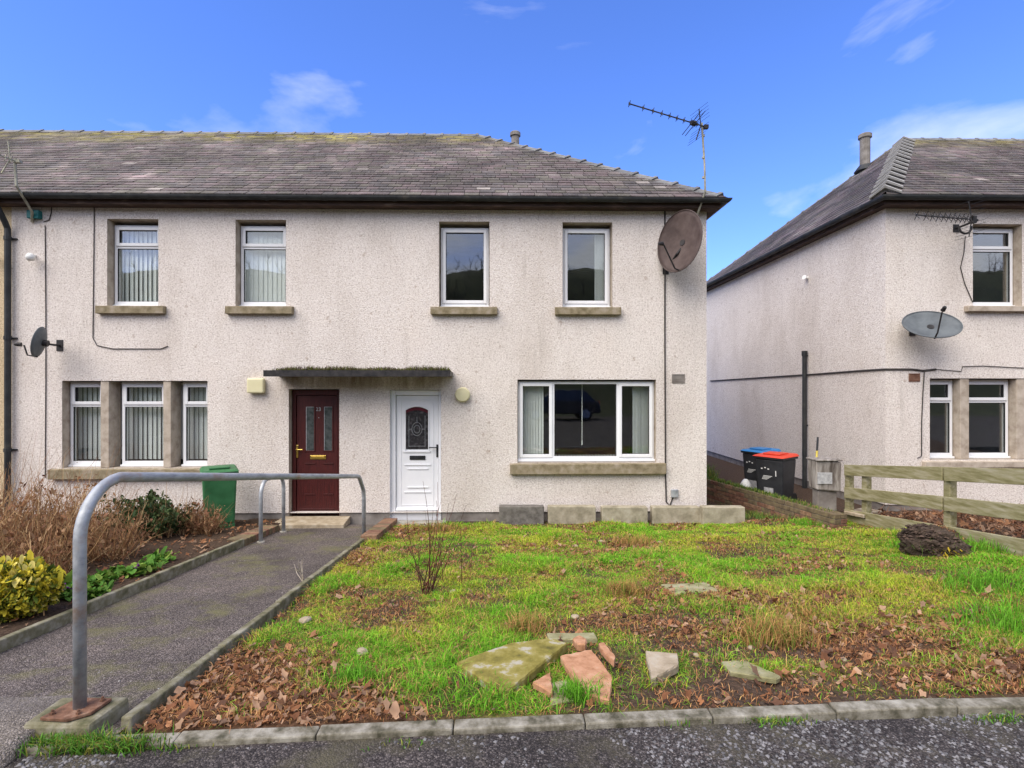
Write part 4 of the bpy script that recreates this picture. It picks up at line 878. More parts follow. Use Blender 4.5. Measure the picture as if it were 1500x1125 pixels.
cable([W_(1414, 346, .03), W_(1412, 370), W_(1407, 392), W_(1413, 415), W_(1425, 443)], 'thin wavy cable from yagi aerial to the upper sill of neighbouring house', .007)
cable([W_(1371, 541), W_(1408, 544), W_(1410, 537), W_(1440, 536), W_(1500, 539), W_(1560, 540)], 'thin cable above the lower mullioned window of the neighbouring house', .006)

# ------------------------------------------------------------------ handrails
def arc(c, r, a0, a1, n=8): return [(0, c[0]+r*math.cos(R(a0+(a1-a0)*i/n)), c[1]+r*math.sin(R(a0+(a1-a0)*i/n))) for i in range(n+1)]
hr = empty('handrail', (-2.05, 2.72, .60), 'long grey galvanised tube handrail bolted to a rusty plate along the path', 'handrail')
Y0, Yf = 2.72, 7.78; zA = P(180, 699, 3.0).z; zB = P(505, 698, 7.4).z; zb0 = .603; X0 = P(117, 900, Y0).x; X1 = P(533, 700, Yf).x
pts = [(X0, Y0, zb0), (X0, Y0, zA-.27)]
for t in range(1, 9):
    a = t/8*math.pi/2; pts.append((X0, Y0+.28*(1-math.cos(a)), zA-.27+.27*math.sin(a)))
yy0, yy1 = Y0+.28, 7.42
for t in range(1, 9): f_ = t/8; pts.append((X0+(X1-X0)*f_, yy0+(yy1-yy0)*f_, zA+(zB-zA)*f_))
pts += [(X1, 7.50, zB-.02), (X1, 7.56, zB-.06), (X1, 7.70, zB-.20), (X1, 7.755, zB-.27), (X1, Yf, zB-.36), (X1, Yf, plane_z(Yf)-.08)]
b = MB(); b.tube(pts, .0285, 16); keep(b.build('rail_tube', M_rail, smooth=True), hr)
b = MB(); b.prism([(X0-.125, Y0-.085), (X0+.015, Y0-.10), (X0+.09, Y0-.045), (X0+.105, Y0+.075), (X0-.075, Y0+.085)], zb0-.012, zb0+.004); pl = keep(b.build('base_plate', M_rust, bevel=.003), hr)
for dx, dy in ((-.085, -.06), (.04, -.06), (.075, .05), (-.055, .055)):
    b = MB(); b.tube([(X0+dx, Y0+dy, zb0+.003), (X0+dx, Y0+dy, zb0+.016)], .012, 6); b.tube([(X0+dx, Y0+dy, zb0+.016), (X0+dx, Y0+dy, zb0+.026)], .006, 6); keep(b.build('bolt', M_rust), hr)
b = MB(); b.hexa([(X0-.2, Y0-.105, .35), (X0+.14, Y0-.12, .35), (X0+.16, Y0+.14, .35), (X0-.2, Y0+.145, .35)], [(X0-.2, Y0-.10, zb0-.018), (X0+.13, Y0-.11, zb0-.016), (X0+.16, Y0+.13, zb0-.015), (X0-.2, Y0+.14, zb0-.02)]); tag(b.build('concrete_footing', M_mosskerb, bevel=.02), 'rough concrete footing under the rusty handrail plate', 'footing')
h2 = empty('handrail', (-3.25, 7.5, .05), 'short grey hoop handrail beside the brick edging near the maroon door', 'handrail')
Xh = P(382, 780, 7.25).x; ya, yb = 7.25, 8.0; zt = P(382, 703, 7.25).z; zt2 = P(410, 703, yb).z
pts = [(Xh, ya, plane_z(ya)-.05), (Xh, ya, zt-.22)]+[(Xh, ya+.20*(1-math.cos(a)), zt-.22+.20*math.sin(a)) for a in [math.pi/2*k/6 for k in range(1, 7)]]
pts += [(Xh, yb-.20+.20*math.sin(a), zt-.24+.20*math.cos(a)) for a in [math.pi/2*k/6 for k in range(0, 7)]]+[(Xh, yb, plane_z(yb)-.05)]
b = MB(); b.tube(pts, .026, 14); keep(b.build('rail_tube', M_galv, smooth=True), h2)
for y_ in (ya, yb): b = MB(); b.tube([(Xh, y_, plane_z(y_)-.01), (Xh, y_, plane_z(y_)+.012)], .05, 10); keep(b.build('collar', M_conc), h2)

# ------------------------------------------------------------------ wheelie bins
def bin_(name, loc, rz, wd, dp, h, mb, ml, label, group, stickers=False):
    e = empty(name, loc, label, 'wheelie bin', group, rz)
    b = MB(); w0, d0 = wd*.40, dp*.36; w1, d1 = wd/2, dp/2; z0 = .055; zt = h*.90
    b.hexa([(-w0, -d0, z0), (w0, -d0, z0), (w0, d0*.9, z0), (-w0, d0*.9, z0)], [(-w1+.02, -d1+.02, zt), (w1-.02, -d1+.02, zt), (w1-.02, d1-.06, zt), (-w1+.02, d1-.06, zt)])
    body = b.build('body', mb, e, bevel=.03)
    b = MB(); b.box(-w1, w1, -d1, d1-.04, zt, zt+.04); b.build('rim', mb, e, bevel=.012)
    b = MB(); i = len(b.v); hl = h-zt-.042
    b.hexa([(-w1-.012, -d1-.025, zt+.041), (w1+.012, -d1-.025, zt+.041), (w1+.012, d1+.01, zt+.041), (-w1-.012, d1+.01, zt+.041)], [(-w1+.03, -d1+.03, zt+.041+hl*.55), (w1-.03, -d1+.03, zt+.041+hl*.55), (w1-.03, d1-.02, zt+.041+hl), (-w1+.03, d1-.02, zt+.041+hl)])
    lid = b.build('lid', ml, e, bevel=.014)
    b = MB(); b.box(-w1*.55, w1*.55, -d1+.12, d1-.14, zt+.041+hl*.7, zt+.055+hl); sub(b.build('lid_panel', ml, bevel=.01), lid)
    b = MB(); b.tube([(-w1*.8, d1+.03, zt+.05), (w1*.8, d1+.03, zt+.05)], .014, 8); b.box(-w1*.7, -w1*.6, d1-.05, d1+.03, zt+.02, zt+.06); b.box(w1*.6, w1*.7, d1-.05, d1+.03, zt+.02, zt+.06); b.build('handle', mb, e)
    for s in (-1, 1):
        b = MB(); b.tube([(s*(w0-.05), d0*.9+.04, .10), (s*(w0+.005), d0*.9+.04, .10)], .10, 18); wh = b.build('wheel', M_black, e, bevel=.01)
    b = MB(); b.tube([(-w0+.04, d0*.9+.04, .10), (w0-.04, d0*.9+.04, .10)], .012, 8); b.box(-w0, w0, -d0-.0, d0, .0, .054); b.build('axle', mb, e)
    if stickers:
        def face(u, v0, su, sv, nm, m_):      # on the sloping front
            f0 = (v0-z0)/(zt-z0); yq = -(d0+(d1-.02-d0)*f0)-.004; f1 = (v0+sv-z0)/(zt-z0); yq1 = -(d0+(d1-.02-d0)*f1)-.004
            b = MB(); b.hexa([(u, yq, v0), (u+su, yq, v0), (u+su, yq+.003, v0), (u, yq+.003, v0)], [(u, yq1, v0+sv), (u+su, yq1, v0+sv), (u+su, yq1+.003, v0+sv), (u, yq1+.003, v0+sv)]); b.build(nm, m_, e)
        face(-.10, h*.16, .17, h*.18, 'sticker', M_sticker)
        for k in range(4): face(-.13+.01*k, h*.50+.02*k, .10+.02*k, .009, 'printed_mark', M_white)
        for k in range(3): face(-.14+.06*k, h*.72-.02*abs(k-1), .03, .02, 'printed_mark', M_white)
        face(.12, h*.58, .016, .10, 'printed_mark', M_white)
    return e
gb = P(318, 770, 8.22); bin_('wheelie_bin', (gb.x, 8.28, float(gz(gb.x, 8.2))-.0), R(30), .50, .54, .90, M_green, M_green, 'green wheelie bin against the wall by the maroon door', None)
pb = P(1131, 725, 9.95); zb = float(gz(5.0, 9.95))-.02
bin_('wheelie_bin', (pb.x-.03, 9.75, zb), R(-54), .56, .60, .92, M_dkbin, M_redlid, 'charcoal wheelie bin with red lid in the passage', 'charcoal bins in the passage', True)
bin_('wheelie_bin', (pb.x+.03, 10.45, zb), R(-62), .50, .56, .93, M_dkbin, M_bluelid, 'charcoal wheelie bin with blue lid behind the red-lidded bin', 'charcoal bins in the passage', True)
p = Vector((4.70, 10.25, zb)); b = MB(); b.tube([p, p+Vector((0, 0, .02)), p+Vector((0, 0, .26)), p+Vector((0, 0, .33)), p+Vector((0, 0, .36))], [.085, .10, .10, .06, .035], 14); tag(b.build('plastic_bottle', M_white, smooth=True), 'white plastic container standing beside the passage bins', 'bottle')

# ------------------------------------------------------------------ passage brick walls, meter box, broom handle
BT, BL, BH = .105, .215, .065
def brick_wall(name, loc, rz, yb, courses, label, wd=.22):
    e = empty(name, loc, label, 'wall', None, rz); X0 = ya = ztop = slope = 0.
    b = MB(); zt = lambda y: ztop+slope*(y-ya)
    b.hexa([(X0+.012, ya+.012, zt(ya)-courses*.075-.1), (X0+wd-.012, ya+.012, zt(ya)-courses*.075-.1), (X0+wd-.012, yb-.012, zt(yb)-courses*.075-.1), (X0+.012, yb-.012, zt(yb)-courses*.075-.1)],
           [(X0+.012, ya+.012, zt(ya)-.012), (X0+wd-.012, ya+.012, zt(ya)-.012), (X0+wd-.012, yb-.012, zt(yb)-.012), (X0+.012, yb-.012, zt(yb)-.012)]); b.build('mortar', M_mortar, e)
    meshes = {}
    for c in range(courses):
        y = ya+(0 if c % 2 else -.11)
        while y < yb:
            L = BL; y0, y1 = max(y, ya), min(y+L, yb); y += L+.01
            if y1-y0 < .05: continue
            for half in (0, 1):
                x0 = X0+half*(wd-BT); 
                b = MB(); j = random.uniform(-.004, .004); za, zc = zt(y0)-c*.075, zt(y1)-c*.075
                b.hexa([(x0+j, y0, za-BH), (x0+BT+j, y0, za-BH), (x0+BT+j, y1, zc-BH), (x0+j, y1, zc-BH)], [(x0+j, y0, za), (x0+BT+j, y0, za), (x0+BT+j, y1, zc), (x0+j, y1, zc)])
                b.build('brick', M_brick[2] if c == 0 and random.random() < .7 else random.choice(M_brick), e, bevel=.005)
    return e
brick_wall('brick_wall', (4.90, 7.80, .33), R(13.1), 3.3, 6, 'low mossy-topped brick wall running up the passage in front of the bins')
brick_wall('brick_wall', (4.30, 11.2, .27), R(10), 2.4, 6, 'lower brick wall at the back of the passage behind the main one')
# meter cabinet
mc = P(1211, 700, 8.45); e = empty('meter_cabinet', (mc.x, 8.5, .1), 'weathered grey meter cabinet on a stump by the end of the fence', 'meter cabinet')
x0, x1 = P(1196, 700, 8.4).x, P(1232, 700, 8.4).x; zt, z0 = P(1211, 675, 8.4).z, P(1211, 718, 8.4).z
b = MB(); b.hexa([(x0+.02, 8.42, z0), (x1, 8.40, z0-.03), (x1, 8.66, z0-.03), (x0+.02, 8.66, z0)], [(x0, 8.40, zt), (x1, 8.38, zt-.02), (x1, 8.66, zt-.01), (x0, 8.66, zt+.01)]); keep(b.build('cabinet_box', M_meter, bevel=.02), e)
b = MB(); b.box(x0-.012, x1+.012, 8.365, 8.68, zt-.004, zt+.022); keep(b.build('cabinet_lid', M_meter, bevel=.01), e)
b = MB(); b.box(x0+.02, x0+.25, 8.395, 8.41, z0+.10, z0+.28); keep(b.build('notice', M_sticker), e)
b = MB(); b.box(x0+.06, x1-.03, 8.46, 8.62, -.2, z0-.01); keep(b.build('stump', M_plinth, bevel=.01), e)
# broom handle leaning
b = MB(); pb0 = P(1192, 742, 8.75); pb1 = P(1198, 640, 8.95); dv = pb1-pb0
e = empty('broom_handle', pb0, 'yellow and black striped pole leaning behind the meter cabinet', 'pole')
for k in range(5): b = MB(); b.tube([pb0+dv*(k/5), pb0+dv*((k+1)/5-.004)], .017, 8); keep(b.build('pole_band', M_black if k in (2, 4) else M_yellow), e)

# ------------------------------------------------------------------ concrete blocks along the wall
for i, (a, c, t) in enumerate(((731, 797, 742), (803, 873, 742), (882, 949, 743), (956, 1026, 743), (1026, 1092, 743))):
    Yb = 8.56 if i < 4 else 8.40; x0, x1 = P(a, 745, Yb).x, P(c, 745, Yb).x; zt = P(a, t, Yb).z; g0 = float(gz((x0+x1)/2, Yb))
    if i == 4: x0 += .04
    b = MB(); j = random.uniform(-.01, .01)
    b.hexa([(x0, Yb, g0-.08), (x1, Yb+j, g0-.08), (x1, Yb+.16, g0-.08), (x0, Yb+.16, g0-.08)], [(x0, Yb+.005, zt), (x1, Yb+j+.005, zt-.005), (x1, Yb+.16, zt-.005), (x0, Yb+.16, zt)])
    lab = ['dark grey concrete block at the wall foot, first from the white door', 'pale concrete block next to the dark one under the picture window', 'pale concrete block in the middle of the row under the picture window', 'pale concrete block at the foot of the wall below the grey junction box', 'pale concrete block sticking out past the house corner'][i]
    tag(b.build('concrete_block', M_blockdark if i == 0 else M_blockpale, bevel=.012), lab, 'concrete block', 'concrete blocks along the house wall')

# ------------------------------------------------------------------ broken slabs and rubble in the lawn
def slab(pix, th, m, label, tilt=0, lift=.02, name='broken_slab', cat='slab', group='broken paving slabs on the lawn', zadd=0, tilt2=0):
    pts = [G(*p) for p in pix]; c = sum((Vector((p.x, p.y)) for p in pts), Vector((0, 0)))/len(pts)
    z = float(gz(c.x, c.y))+lift
    poly = [(p.x, p.y) for p in pts]
    if sum(poly[i][0]*poly[(i+1) % len(poly)][1]-poly[(i+1) % len(poly)][0]*poly[i][1] for i in range(len(poly))) < 0: poly.reverse()
    q_ = np.random.RandomState(int(pix[0][0])); rough = []
    for i in range(len(poly)):
        a = Vector(poly[i]); d_ = Vector(poly[(i+1) % len(poly)])-a; k_ = max(2, int(d_.length/.035))
        for j in range(k_): nv = Vector((d_.y, -d_.x)).normalized(); rough.append(tuple(a+d_*(j/k_)+nv*(q_.randn()*.002 if j else -.003)))
    cen = Vector((c.x, c.y)); b = MB(); fz = lambda q: -.085*(q[1]-c.y)+tilt*(q[0]-c.x)+(tilt2*(q[1]-c.y)); n_ = len(rough)
    for zz, ins in ((0, .004), (th*.8, 0), (th, .009)):
        for q in rough: v_ = Vector(q); w_ = v_+(cen-v_).normalized()*(ins*(.7+q_.randn()*.2)); b.v.append((w_.x, w_.y, z+zadd+zz+fz(q)+0))
    b.f.append(tuple(reversed(range(n_)))); b.f.append(tuple(range(2*n_, 3*n_)))
    for L_ in (0, 1):
        for k_ in range(n_): b.f.append((L_*n_+k_, L_*n_+(k_+1) % n_, (L_+1)*n_+(k_+1) % n_, (L_+1)*n_+k_))
    o = b.build(name, m); tag(o, label, cat, group); return o
slab([(668, 982), (745, 960), (806, 955), (832, 963), (788, 993), (741, 1026)], .055, M_moss_slab, 'big mossy yellow-green broken slab propped on red ones', .05, .012, zadd=.012, tilt2=.06)
slab([(820, 975), (866, 965), (898, 1000), (893, 1032), (862, 1026), (838, 1000)], .045, M_red_slab, 'large terracotta red broken slab leaning beside the mossy slab', -.04, .012, tilt2=.06)
slab([(780, 1008), (806, 993), (810, 1024)], .04, M_red_slab, 'small red triangular slab fragment under the mossy slab', 0, .01)
slab([(808, 1000), (832, 996), (842, 1026), (806, 1034)], .02, M_green_slab, 'flat greenish slab fragment between the two red slabs', 0, .0)
slab([(945, 964), (992, 968), (995, 985), (955, 1008)], .05, M_buff_slab, 'buff wedge-shaped slab piece lying alone right of the red slab', .0, .01)
slab([(1056, 976), (1090, 974), (1144, 998), (1138, 1003), (1070, 992)], .03, M_green_slab, 'long thin greenish slab piece lying in bare soil', 0, .0)
slab([(800, 938), (870, 937), (876, 946), (806, 948)], .035, M_green_slab, 'narrow mossy slab edge behind the red rubble', 0, .01)
slab([(968, 862), (1035, 859), (1052, 871), (985, 876)], .035, M_green_slab, 'flat brownish slab half sunk in the dead grass', 0, .0)
slab([(1236, 771), (1262, 765), (1292, 770), (1266, 778)], .045, M_buff_slab, 'square buff paving slab lying by the foot of the fence', 0, .03)
slab([(838, 953), (848, 948), (860, 954), (858, 962), (846, 962)], .05, M_red_slab, 'pinkish chunk of rubble behind the mossy slab', 0, .03, 'rubble_chunk', 'rubble', 'small rubble in the lawn')
slab([(876, 962), (884, 960), (902, 982), (900, 990), (888, 980)], .04, M_red_slab, 'finger-shaped pink rubble piece beside the large red slab', 0, .05, 'rubble_chunk', 'rubble', 'small rubble in the lawn')
def stone(px, py, r, m, label):
    p = G(px, py); z = float(gz(p.x, p.y)); b = bmesh.new(); bmesh.ops.create_icosphere(b, subdivisions=2, radius=r)
    for v in b.verts: k = 1+.35*(vnoise(v.co.x*9+px, v.co.y*9+v.co.z*7, 3.)-.5); v.co = Vector((v.co.x*k*1.25, v.co.y*k, v.co.z*k*.7))
    me = bpy.data.meshes.new('stone'); b.to_mesh(me); b.free(); me.materials.append(m); o = bpy.data.objects.new('stone', me); COL.objects.link(o); o.location = (p.x, p.y, z+r*.35); o.rotation_euler.z = px
    tag(o, label, 'stone', 'stones lying in the lawn')
SL = ['round pale stone in the grass left of the mossy slab', 'pale stone in grass before the dark concrete block', 'tiny white stone in the grass near the red-stemmed shrub', 'buff stone beside the brown tussock under the picture window', 'pale stone right of the brown tussock under the picture window', 'flat pale stone near the path edging', 'grey-buff stone in the grass behind the narrow mossy slab', 'tiny stone in the green grass under the house corner', 'tiny stone beside the buff wedge-shaped slab piece', 'tiny pale stone in the bare soil by the leaf litter', 'small stone in bright grass below the passage wall', 'buff stone beside the red-stemmed shrub', 'small stone in mid-lawn between shrub and straw tussock', 'tiny stone at the foot of the big straw tussock']
for si, (px, py, r) in enumerate(((530, 961, .035), (843, 799, .035), (757, 815, .022), (880, 792, .03), (967, 794, .03), (447, 914, .04), (842, 905, .028), (1026, 826, .02), (1020, 960, .02), (1236, 965, .018), (1185, 833, .025), (664, 865, .03), (812, 872, .022), (1100, 946, .02))):
    stone(px, py, r, M_buff_slab, SL[si])

p = G(1382, 836); z = float(gz(p.x, p.y)); bm = bmesh.new(); bmesh.ops.create_icosphere(bm, subdivisions=4, radius=1)
for v in bm.verts:
    k = 1+.5*(float(fbm(v.co.x*1.3+7, v.co.y*1.3+v.co.z*1.7, 1.8))-.5)+.35*(float(vnoise(v.co.x*6+3, v.co.y*6+v.co.z*8, 1.5))-.5); v.co = Vector((v.co.x*.31*k, v.co.y*.17*k, v.co.z*.21*k))
me = bpy.data.meshes.new('sod'); bm.to_mesh(me); bm.free(); me.materials.append(M_soil0); clod = empty('turf_clod', (p.x, p.y+.10, z+.045), 'dark upturned clod of earth and roots by the foot of the fence', 'clod', None, R(-24))
so = bpy.data.objects.new('sod', me); COL.objects.link(so); so.parent = clod; so.rotation_euler.y = R(16)
# ------------------------------------------------------------------ timber fence
XF = 5.40
fence = empty('timber_fence', (XF, 7, .2), 'mossy three-rail timber fence running from the meter cabinet to the road', 'fence')
yf = [8.35, 7.95, 6.45, 4.95, 3.45]
gzf = lambda y: .23+.12*(8.5-y)*1.0 if y > 5 else .65+.06*(5-y)
zrail = lambda y, k: (.885+.128*(8.5-y)) - (.355+.004*(8.5-y))*k
for i in range(len(yf)):
    y = yf[i]; b = MB(); b.box(XF+.03, XF+.12, y-.05, y+.05, float(gz(5.3, y))-.25, zrail(y, 0)+.045); keep(b.build('post', M_fence, bevel=.008), fence)
for k in range(3):
    for (ya, yb) in ((8.35, 6.47), (6.44, 3.2)):
        hh_ = .085 if k < 2 else .095
        za, zb_ = zrail(ya, k), zrail(yb, k); j = random.uniform(-.01, .01); b = MB()
        b.hexa([(XF-.012, yb, zb_-hh_+j), (XF+.022, yb, zb_-hh_+j), (XF+.022, ya, za-hh_), (XF-.012, ya, za-hh_)], [(XF-.012, yb, zb_+hh_+j), (XF+.022, yb, zb_+hh_+j), (XF+.022, ya, za+hh_), (XF-.012, ya, za+hh_)])
        keep(b.build('rail', M_fence, bevel=.006), fence)

# ------------------------------------------------------------------ lawn, litter, plants (stuff)
def masks(X, Y):
    def bl(px, py, rx, ry):
        c = G(px, py); return np.exp(-(((X-c.x)/rx)**2+((Y-c.y)/ry)**2))
    lit = bl(250, 1030, .55, .40)+bl(350, 985, .45, .35)+bl(450, 1040, .5, .2)+1.2*bl(360, 1055, .8, .16)+.9*bl(1120, 880, .9, .3)+.9*bl(1260, 925, .8, .28)+.8*bl(940, 800, .5, .3)+.8*bl(530, 815, .35, .5)+.7*bl(560, 780, .5, .25)+.6*bl(1400, 985, .9, .2)+.9*bl(1460, 1000, .5, .15)+.5*bl(1000, 870, .5, .2)+.5*bl(620, 775, .6, .2)+.6*bl(1050, 920, .5, .15)+.6*bl(1350, 960, .6, .12)+.5*bl(1180, 840, .4, .15)
    soil = .9*bl(1120, 1000, .75, .13)+.8*bl(960, 1020, .45, .1)+.8*bl(1260, 950, .5, .14)+.9*bl(1290, 790, .55, .28)+1.1*bl(1375, 810, .32, .3)+.9*bl(1340, 850, .22, .18)+.5*bl(690, 880, .3, .25)+.5*bl(540, 897, .22, .15)+.8*bl(1200, 1020, .7, .08)+.6*bl(1440, 860, .25, .2)+.9*bl(1060, 1030, .9, .07)+.7*bl(1180, 960, .5, .12)+.7*bl(1010, 945, .45, .14)+.6*bl(1060, 905, .4, .12)+.5*bl(860, 905, .3, .15)+.5*bl(1250, 845, .3, .12)+.9*bl(1400, 1025, .9, .06)+.6*bl(980, 850, .3, .15)
    return lit, soil
XL0, XL1 = -1.83, 5.46
gv = np.empty(len(garden.data.vertices)*3, np.float32); garden.data.vertices.foreach_get('co', gv); gv = gv.reshape(-1, 3)
lt, sl = masks(gv[:, 0], gv[:, 1]); lawn_ = ((gv[:, 0] > -1.9) & (gv[:, 0] < 5.46) & (gv[:, 1] < 8.5)).astype(float)
th_ = np.clip(lawn_*(1-1.1*np.clip(lt, 0, 1))*(1-1.2*np.clip(sl, 0, 1))*sstep(.28, .5, fbm(gv[:, 0], gv[:, 1], 2.2)), 0, 1)[:, None]; lb = (np.clip(lt, 0, 1)*lawn_)[:, None]
gc = np.array((.075, .050, .035))*(1-lb)+np.array((.10, .055, .032))*lb; gc = gc*(1-th_)+np.array((.13, .125, .035))*th_
at = garden.data.attributes.new('Col', 'FLOAT_COLOR', 'POINT'); at.data.foreach_set('color', np.hstack([gc, np.ones((len(gc), 1))]).astype(np.float32).ravel())
def scatter(n, x0, x1, y0, y1, dens, seed):
    r = np.random.RandomState(seed); X = r.uniform(x0, x1, n); Y = r.uniform(y0, y1, n); k = r.rand(n) < dens(X, Y); return X[k], Y[k]
def lawn_d(X, Y):
    lit, soil = masks(X, Y); f_ = fbm(X, Y, 2.2); d = np.clip(1.25*sstep(.30, .55, f_), .18, 1)*(1-.88*np.clip(lit, 0, 1))*(1-.97*np.clip(soil*1.2, 0, 1))*(1-.6*sstep(.52, .64, fbm(X+3, Y+8, 2.6)))
    d = d*(Y > kerb_y(X)+.06)*sstep(8.75, 8.3, Y)
    d = d*(1-((X > 3.3)&(Y > 8.35)))
    return d*np.clip(1.15-.05*Y, .5, 1)
X, Y = scatter(820000, XL0, XL1, 2.62, 8.65, lawn_d, 5); n = len(X)
lit, soil = masks(X, Y); f2 = fbm(X+9, Y+3, 1.1); f3 = fbm(X+31, Y+17, 3.7); r = np.random.RandomState(8)
fresh = np.array((.17, .43, .018)); yel = np.array((.42, .49, .035)); straw = np.array((.50, .31, .11)); dk = np.array((.075, .20, .015))
a = sstep(.44, .68, f2+.25*(f3-.5)+.12*r.randn(n))[:, None]; cols = fresh*(1-a)+yel*a
b_ = (r.rand(n) < .17+.35*np.clip(lit, 0, 1)+.16*sstep(.5, .7, f3))[:, None]; cols = np.where(b_, straw, cols); c_ = (r.rand(n) < .18)[:, None]; cols = np.where(c_ & ~b_, dk, cols)
cols = cols*r.uniform(.55, 1.5, (n, 1)); tall = .022+.036*sstep(.45, .7, fbm(X+5, Y+50, 1.7)); hh = tall*(r.uniform(.4, 1.5, n)+.7*(r.rand(n) < .06))
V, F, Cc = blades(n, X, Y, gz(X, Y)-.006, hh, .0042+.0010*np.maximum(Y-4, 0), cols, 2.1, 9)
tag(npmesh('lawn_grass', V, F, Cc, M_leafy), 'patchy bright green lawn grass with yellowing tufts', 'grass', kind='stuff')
# longer straw tussocks
TV, TF, TC = [], [], []; off = 0
for px, py, cnt, rr, hh_, pal in ((1135, 935, 900, .22, .16, 'straw'), (915, 870, 500, .16, .13, 'straw'), (930, 795, 700, .25, .12, 'straw'), (640, 775, 500, .3, .13, 'straw'), (1180, 905, 300, .2, .10, 'straw'), (770, 925, 350, .14, .16, 'straw'), (845, 1022, 260, .10, .12, 'green'), (520, 1000, 300, .12, .10, 'green'), (1440, 880, 700, .35, .13, 'green'), (1480, 930, 700, .35, .14, 'green'), (700, 1025, 380, .3, .08, 'green'), (1330, 820, 300, .3, .13, 'green'), (1440, 830, 300, .3, .14, 'green'), (1205, 760, 260, .18, .10, 'green'), (1180, 775, 200, .2, .1, 'green'), (530, 765, 200, .08, .12, 'green')):
    c = G(px, py); q = np.random.RandomState(px); X = c.x+q.randn(cnt)*rr*.6; Y = c.y+q.randn(cnt)*rr*.45
    k = (X > XL0) & (Y > kerb_y(X)+.04) & (X < 5.4); X, Y = X[k], Y[k]; m_ = len(X)
    base = (np.array((.44, .25, .09)) if pal == 'straw' else np.array((.13, .34, .02))); cols = base*q.uniform(.6, 1.4, (m_, 1)); 
    if pal == 'straw': cols = np.where((q.rand(m_) < .3)[:, None], np.array((.17, .24, .03)), cols)
    V, F, Cc = blades(m_, X, Y, gz(X, Y)-.005, hh_*q.uniform(.5, 1.2, m_), .006, cols, 1.1, px); TV.append(V); TF.append(F+off); TC.append(Cc); off += len(V)
# road-edge weeds
for px, cnt in ((90, 420), (150, 420), (200, 200), (262, 60), (1125, 90), (1150, 60), (1460, 120), (590, 30), (985, 30)):
    q = np.random.RandomState(px); py = 1092 if px < 230 else 1072; Yc = 2.60+(px > 900)*.14; X = P(px, py, Yc).x+q.randn(cnt)*.075; Y = Yc-.03+q.randn(cnt)*.022; cols = np.where((q.rand(cnt) < .3)[:, None], np.array((.26, .26, .05)), np.array((.09, .23, .02)))*q.uniform(.6, 1.4, (cnt, 1))
    V, F, Cc = blades(cnt, X, Y, np.full(cnt, RZ), (.07 if px < 230 else .03)*q.uniform(.5, 1.3, cnt), .006, cols, 1.4, px); TV.append(V); TF.append(F+off); TC.append(Cc); off += len(V)
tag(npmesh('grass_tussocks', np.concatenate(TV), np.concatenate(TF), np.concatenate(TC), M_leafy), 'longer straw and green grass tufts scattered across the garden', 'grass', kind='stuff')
# dead leaves
def leaves(name, X, Y, Z, size, cols, seed, label, flat=.35, m=None, lobed=True):
    n = len(X); r = np.random.RandomState(seed); a = r.rand(n)*2*np.pi; L = size*np.clip(np.exp(r.randn(n)*.34), .45, 1.7); w_ = L*r.uniform(.3, .75, n)
    t = np.stack([np.cos(a), np.sin(a), r.randn(n)*flat], 1); s = np.stack([-np.sin(a), np.cos(a), r.randn(n)*flat], 1)
    c = np.stack([X, Y, Z], 1); up = np.array((0, 0, 1.))
    K = 9; V = np.zeros((n, K+1, 3)); curl = (L*r.uniform(-.15, .35, n))[:, None]; V[:, 0] = c
    for k in range(K):
        th = 2*np.pi*k/K; lob = (1.0 if (k % 2 == 0 or not lobed) else .62)*r.uniform(.8, 1.15, n); uu = np.cos(th)*lob; vv = np.sin(th)*lob
        V[:, k+1] = c+t*(L*.5*uu)[:, None]+s*(w_*.62*vv)[:, None]+up*(curl*(vv[:, None]**2)+(L*.12*r.randn(n))[:, None]*.5)
    V[:, :, 2] -= (np.minimum(V[:, :, 2].min(1)-Z+.004, 0))[:, None]
    i = (np.arange(n)*(K+1))[:, None]; F = np.concatenate([i+np.array([0, 1+k, 1+(k+1) % K]) for k in range(K)], 0)
    cols = np.repeat(cols, K+1, 0).reshape(n, K+1, 3)*r.uniform(.8, 1.15, (n, K+1, 1)); cols[:, 0] *= .8
    o = npmesh(name, V.reshape(-1, 3), F, cols.reshape(-1, 3), m or M_leafy); return tag(o, label, 'leaves', kind='stuff')
brown = np.array([(.27, .115, .048), (.35, .17, .08), (.19, .08, .036), (.42, .26, .16), (.31, .19, .12), (.12, .058, .034)])
def lit_d(X, Y):
    lit, soil = masks(X, Y); return np.clip(.02+1.0*np.clip(lit, 0, 1)**1.1+.05*np.clip(soil, 0, 1)+.22*sstep(.5, .66, fbm(X+3, Y+8, 2.6)), 0, 1)*(Y > kerb_y(X)+.04)
X, Y = scatter(46000, XL0, XL1, 2.60, 8.6, lit_d, 21); r = np.random.RandomState(2); cols = brown[r.randint(0, 6, len(X))]*r.uniform(.7, 1.35, (len(X), 1))
leaves('leaf_litter', X, Y, gz(X, Y)+r.uniform(.0, .022, len(X)), .042, cols, 5, 'brown fallen leaves lying over the lawn and bare soil')
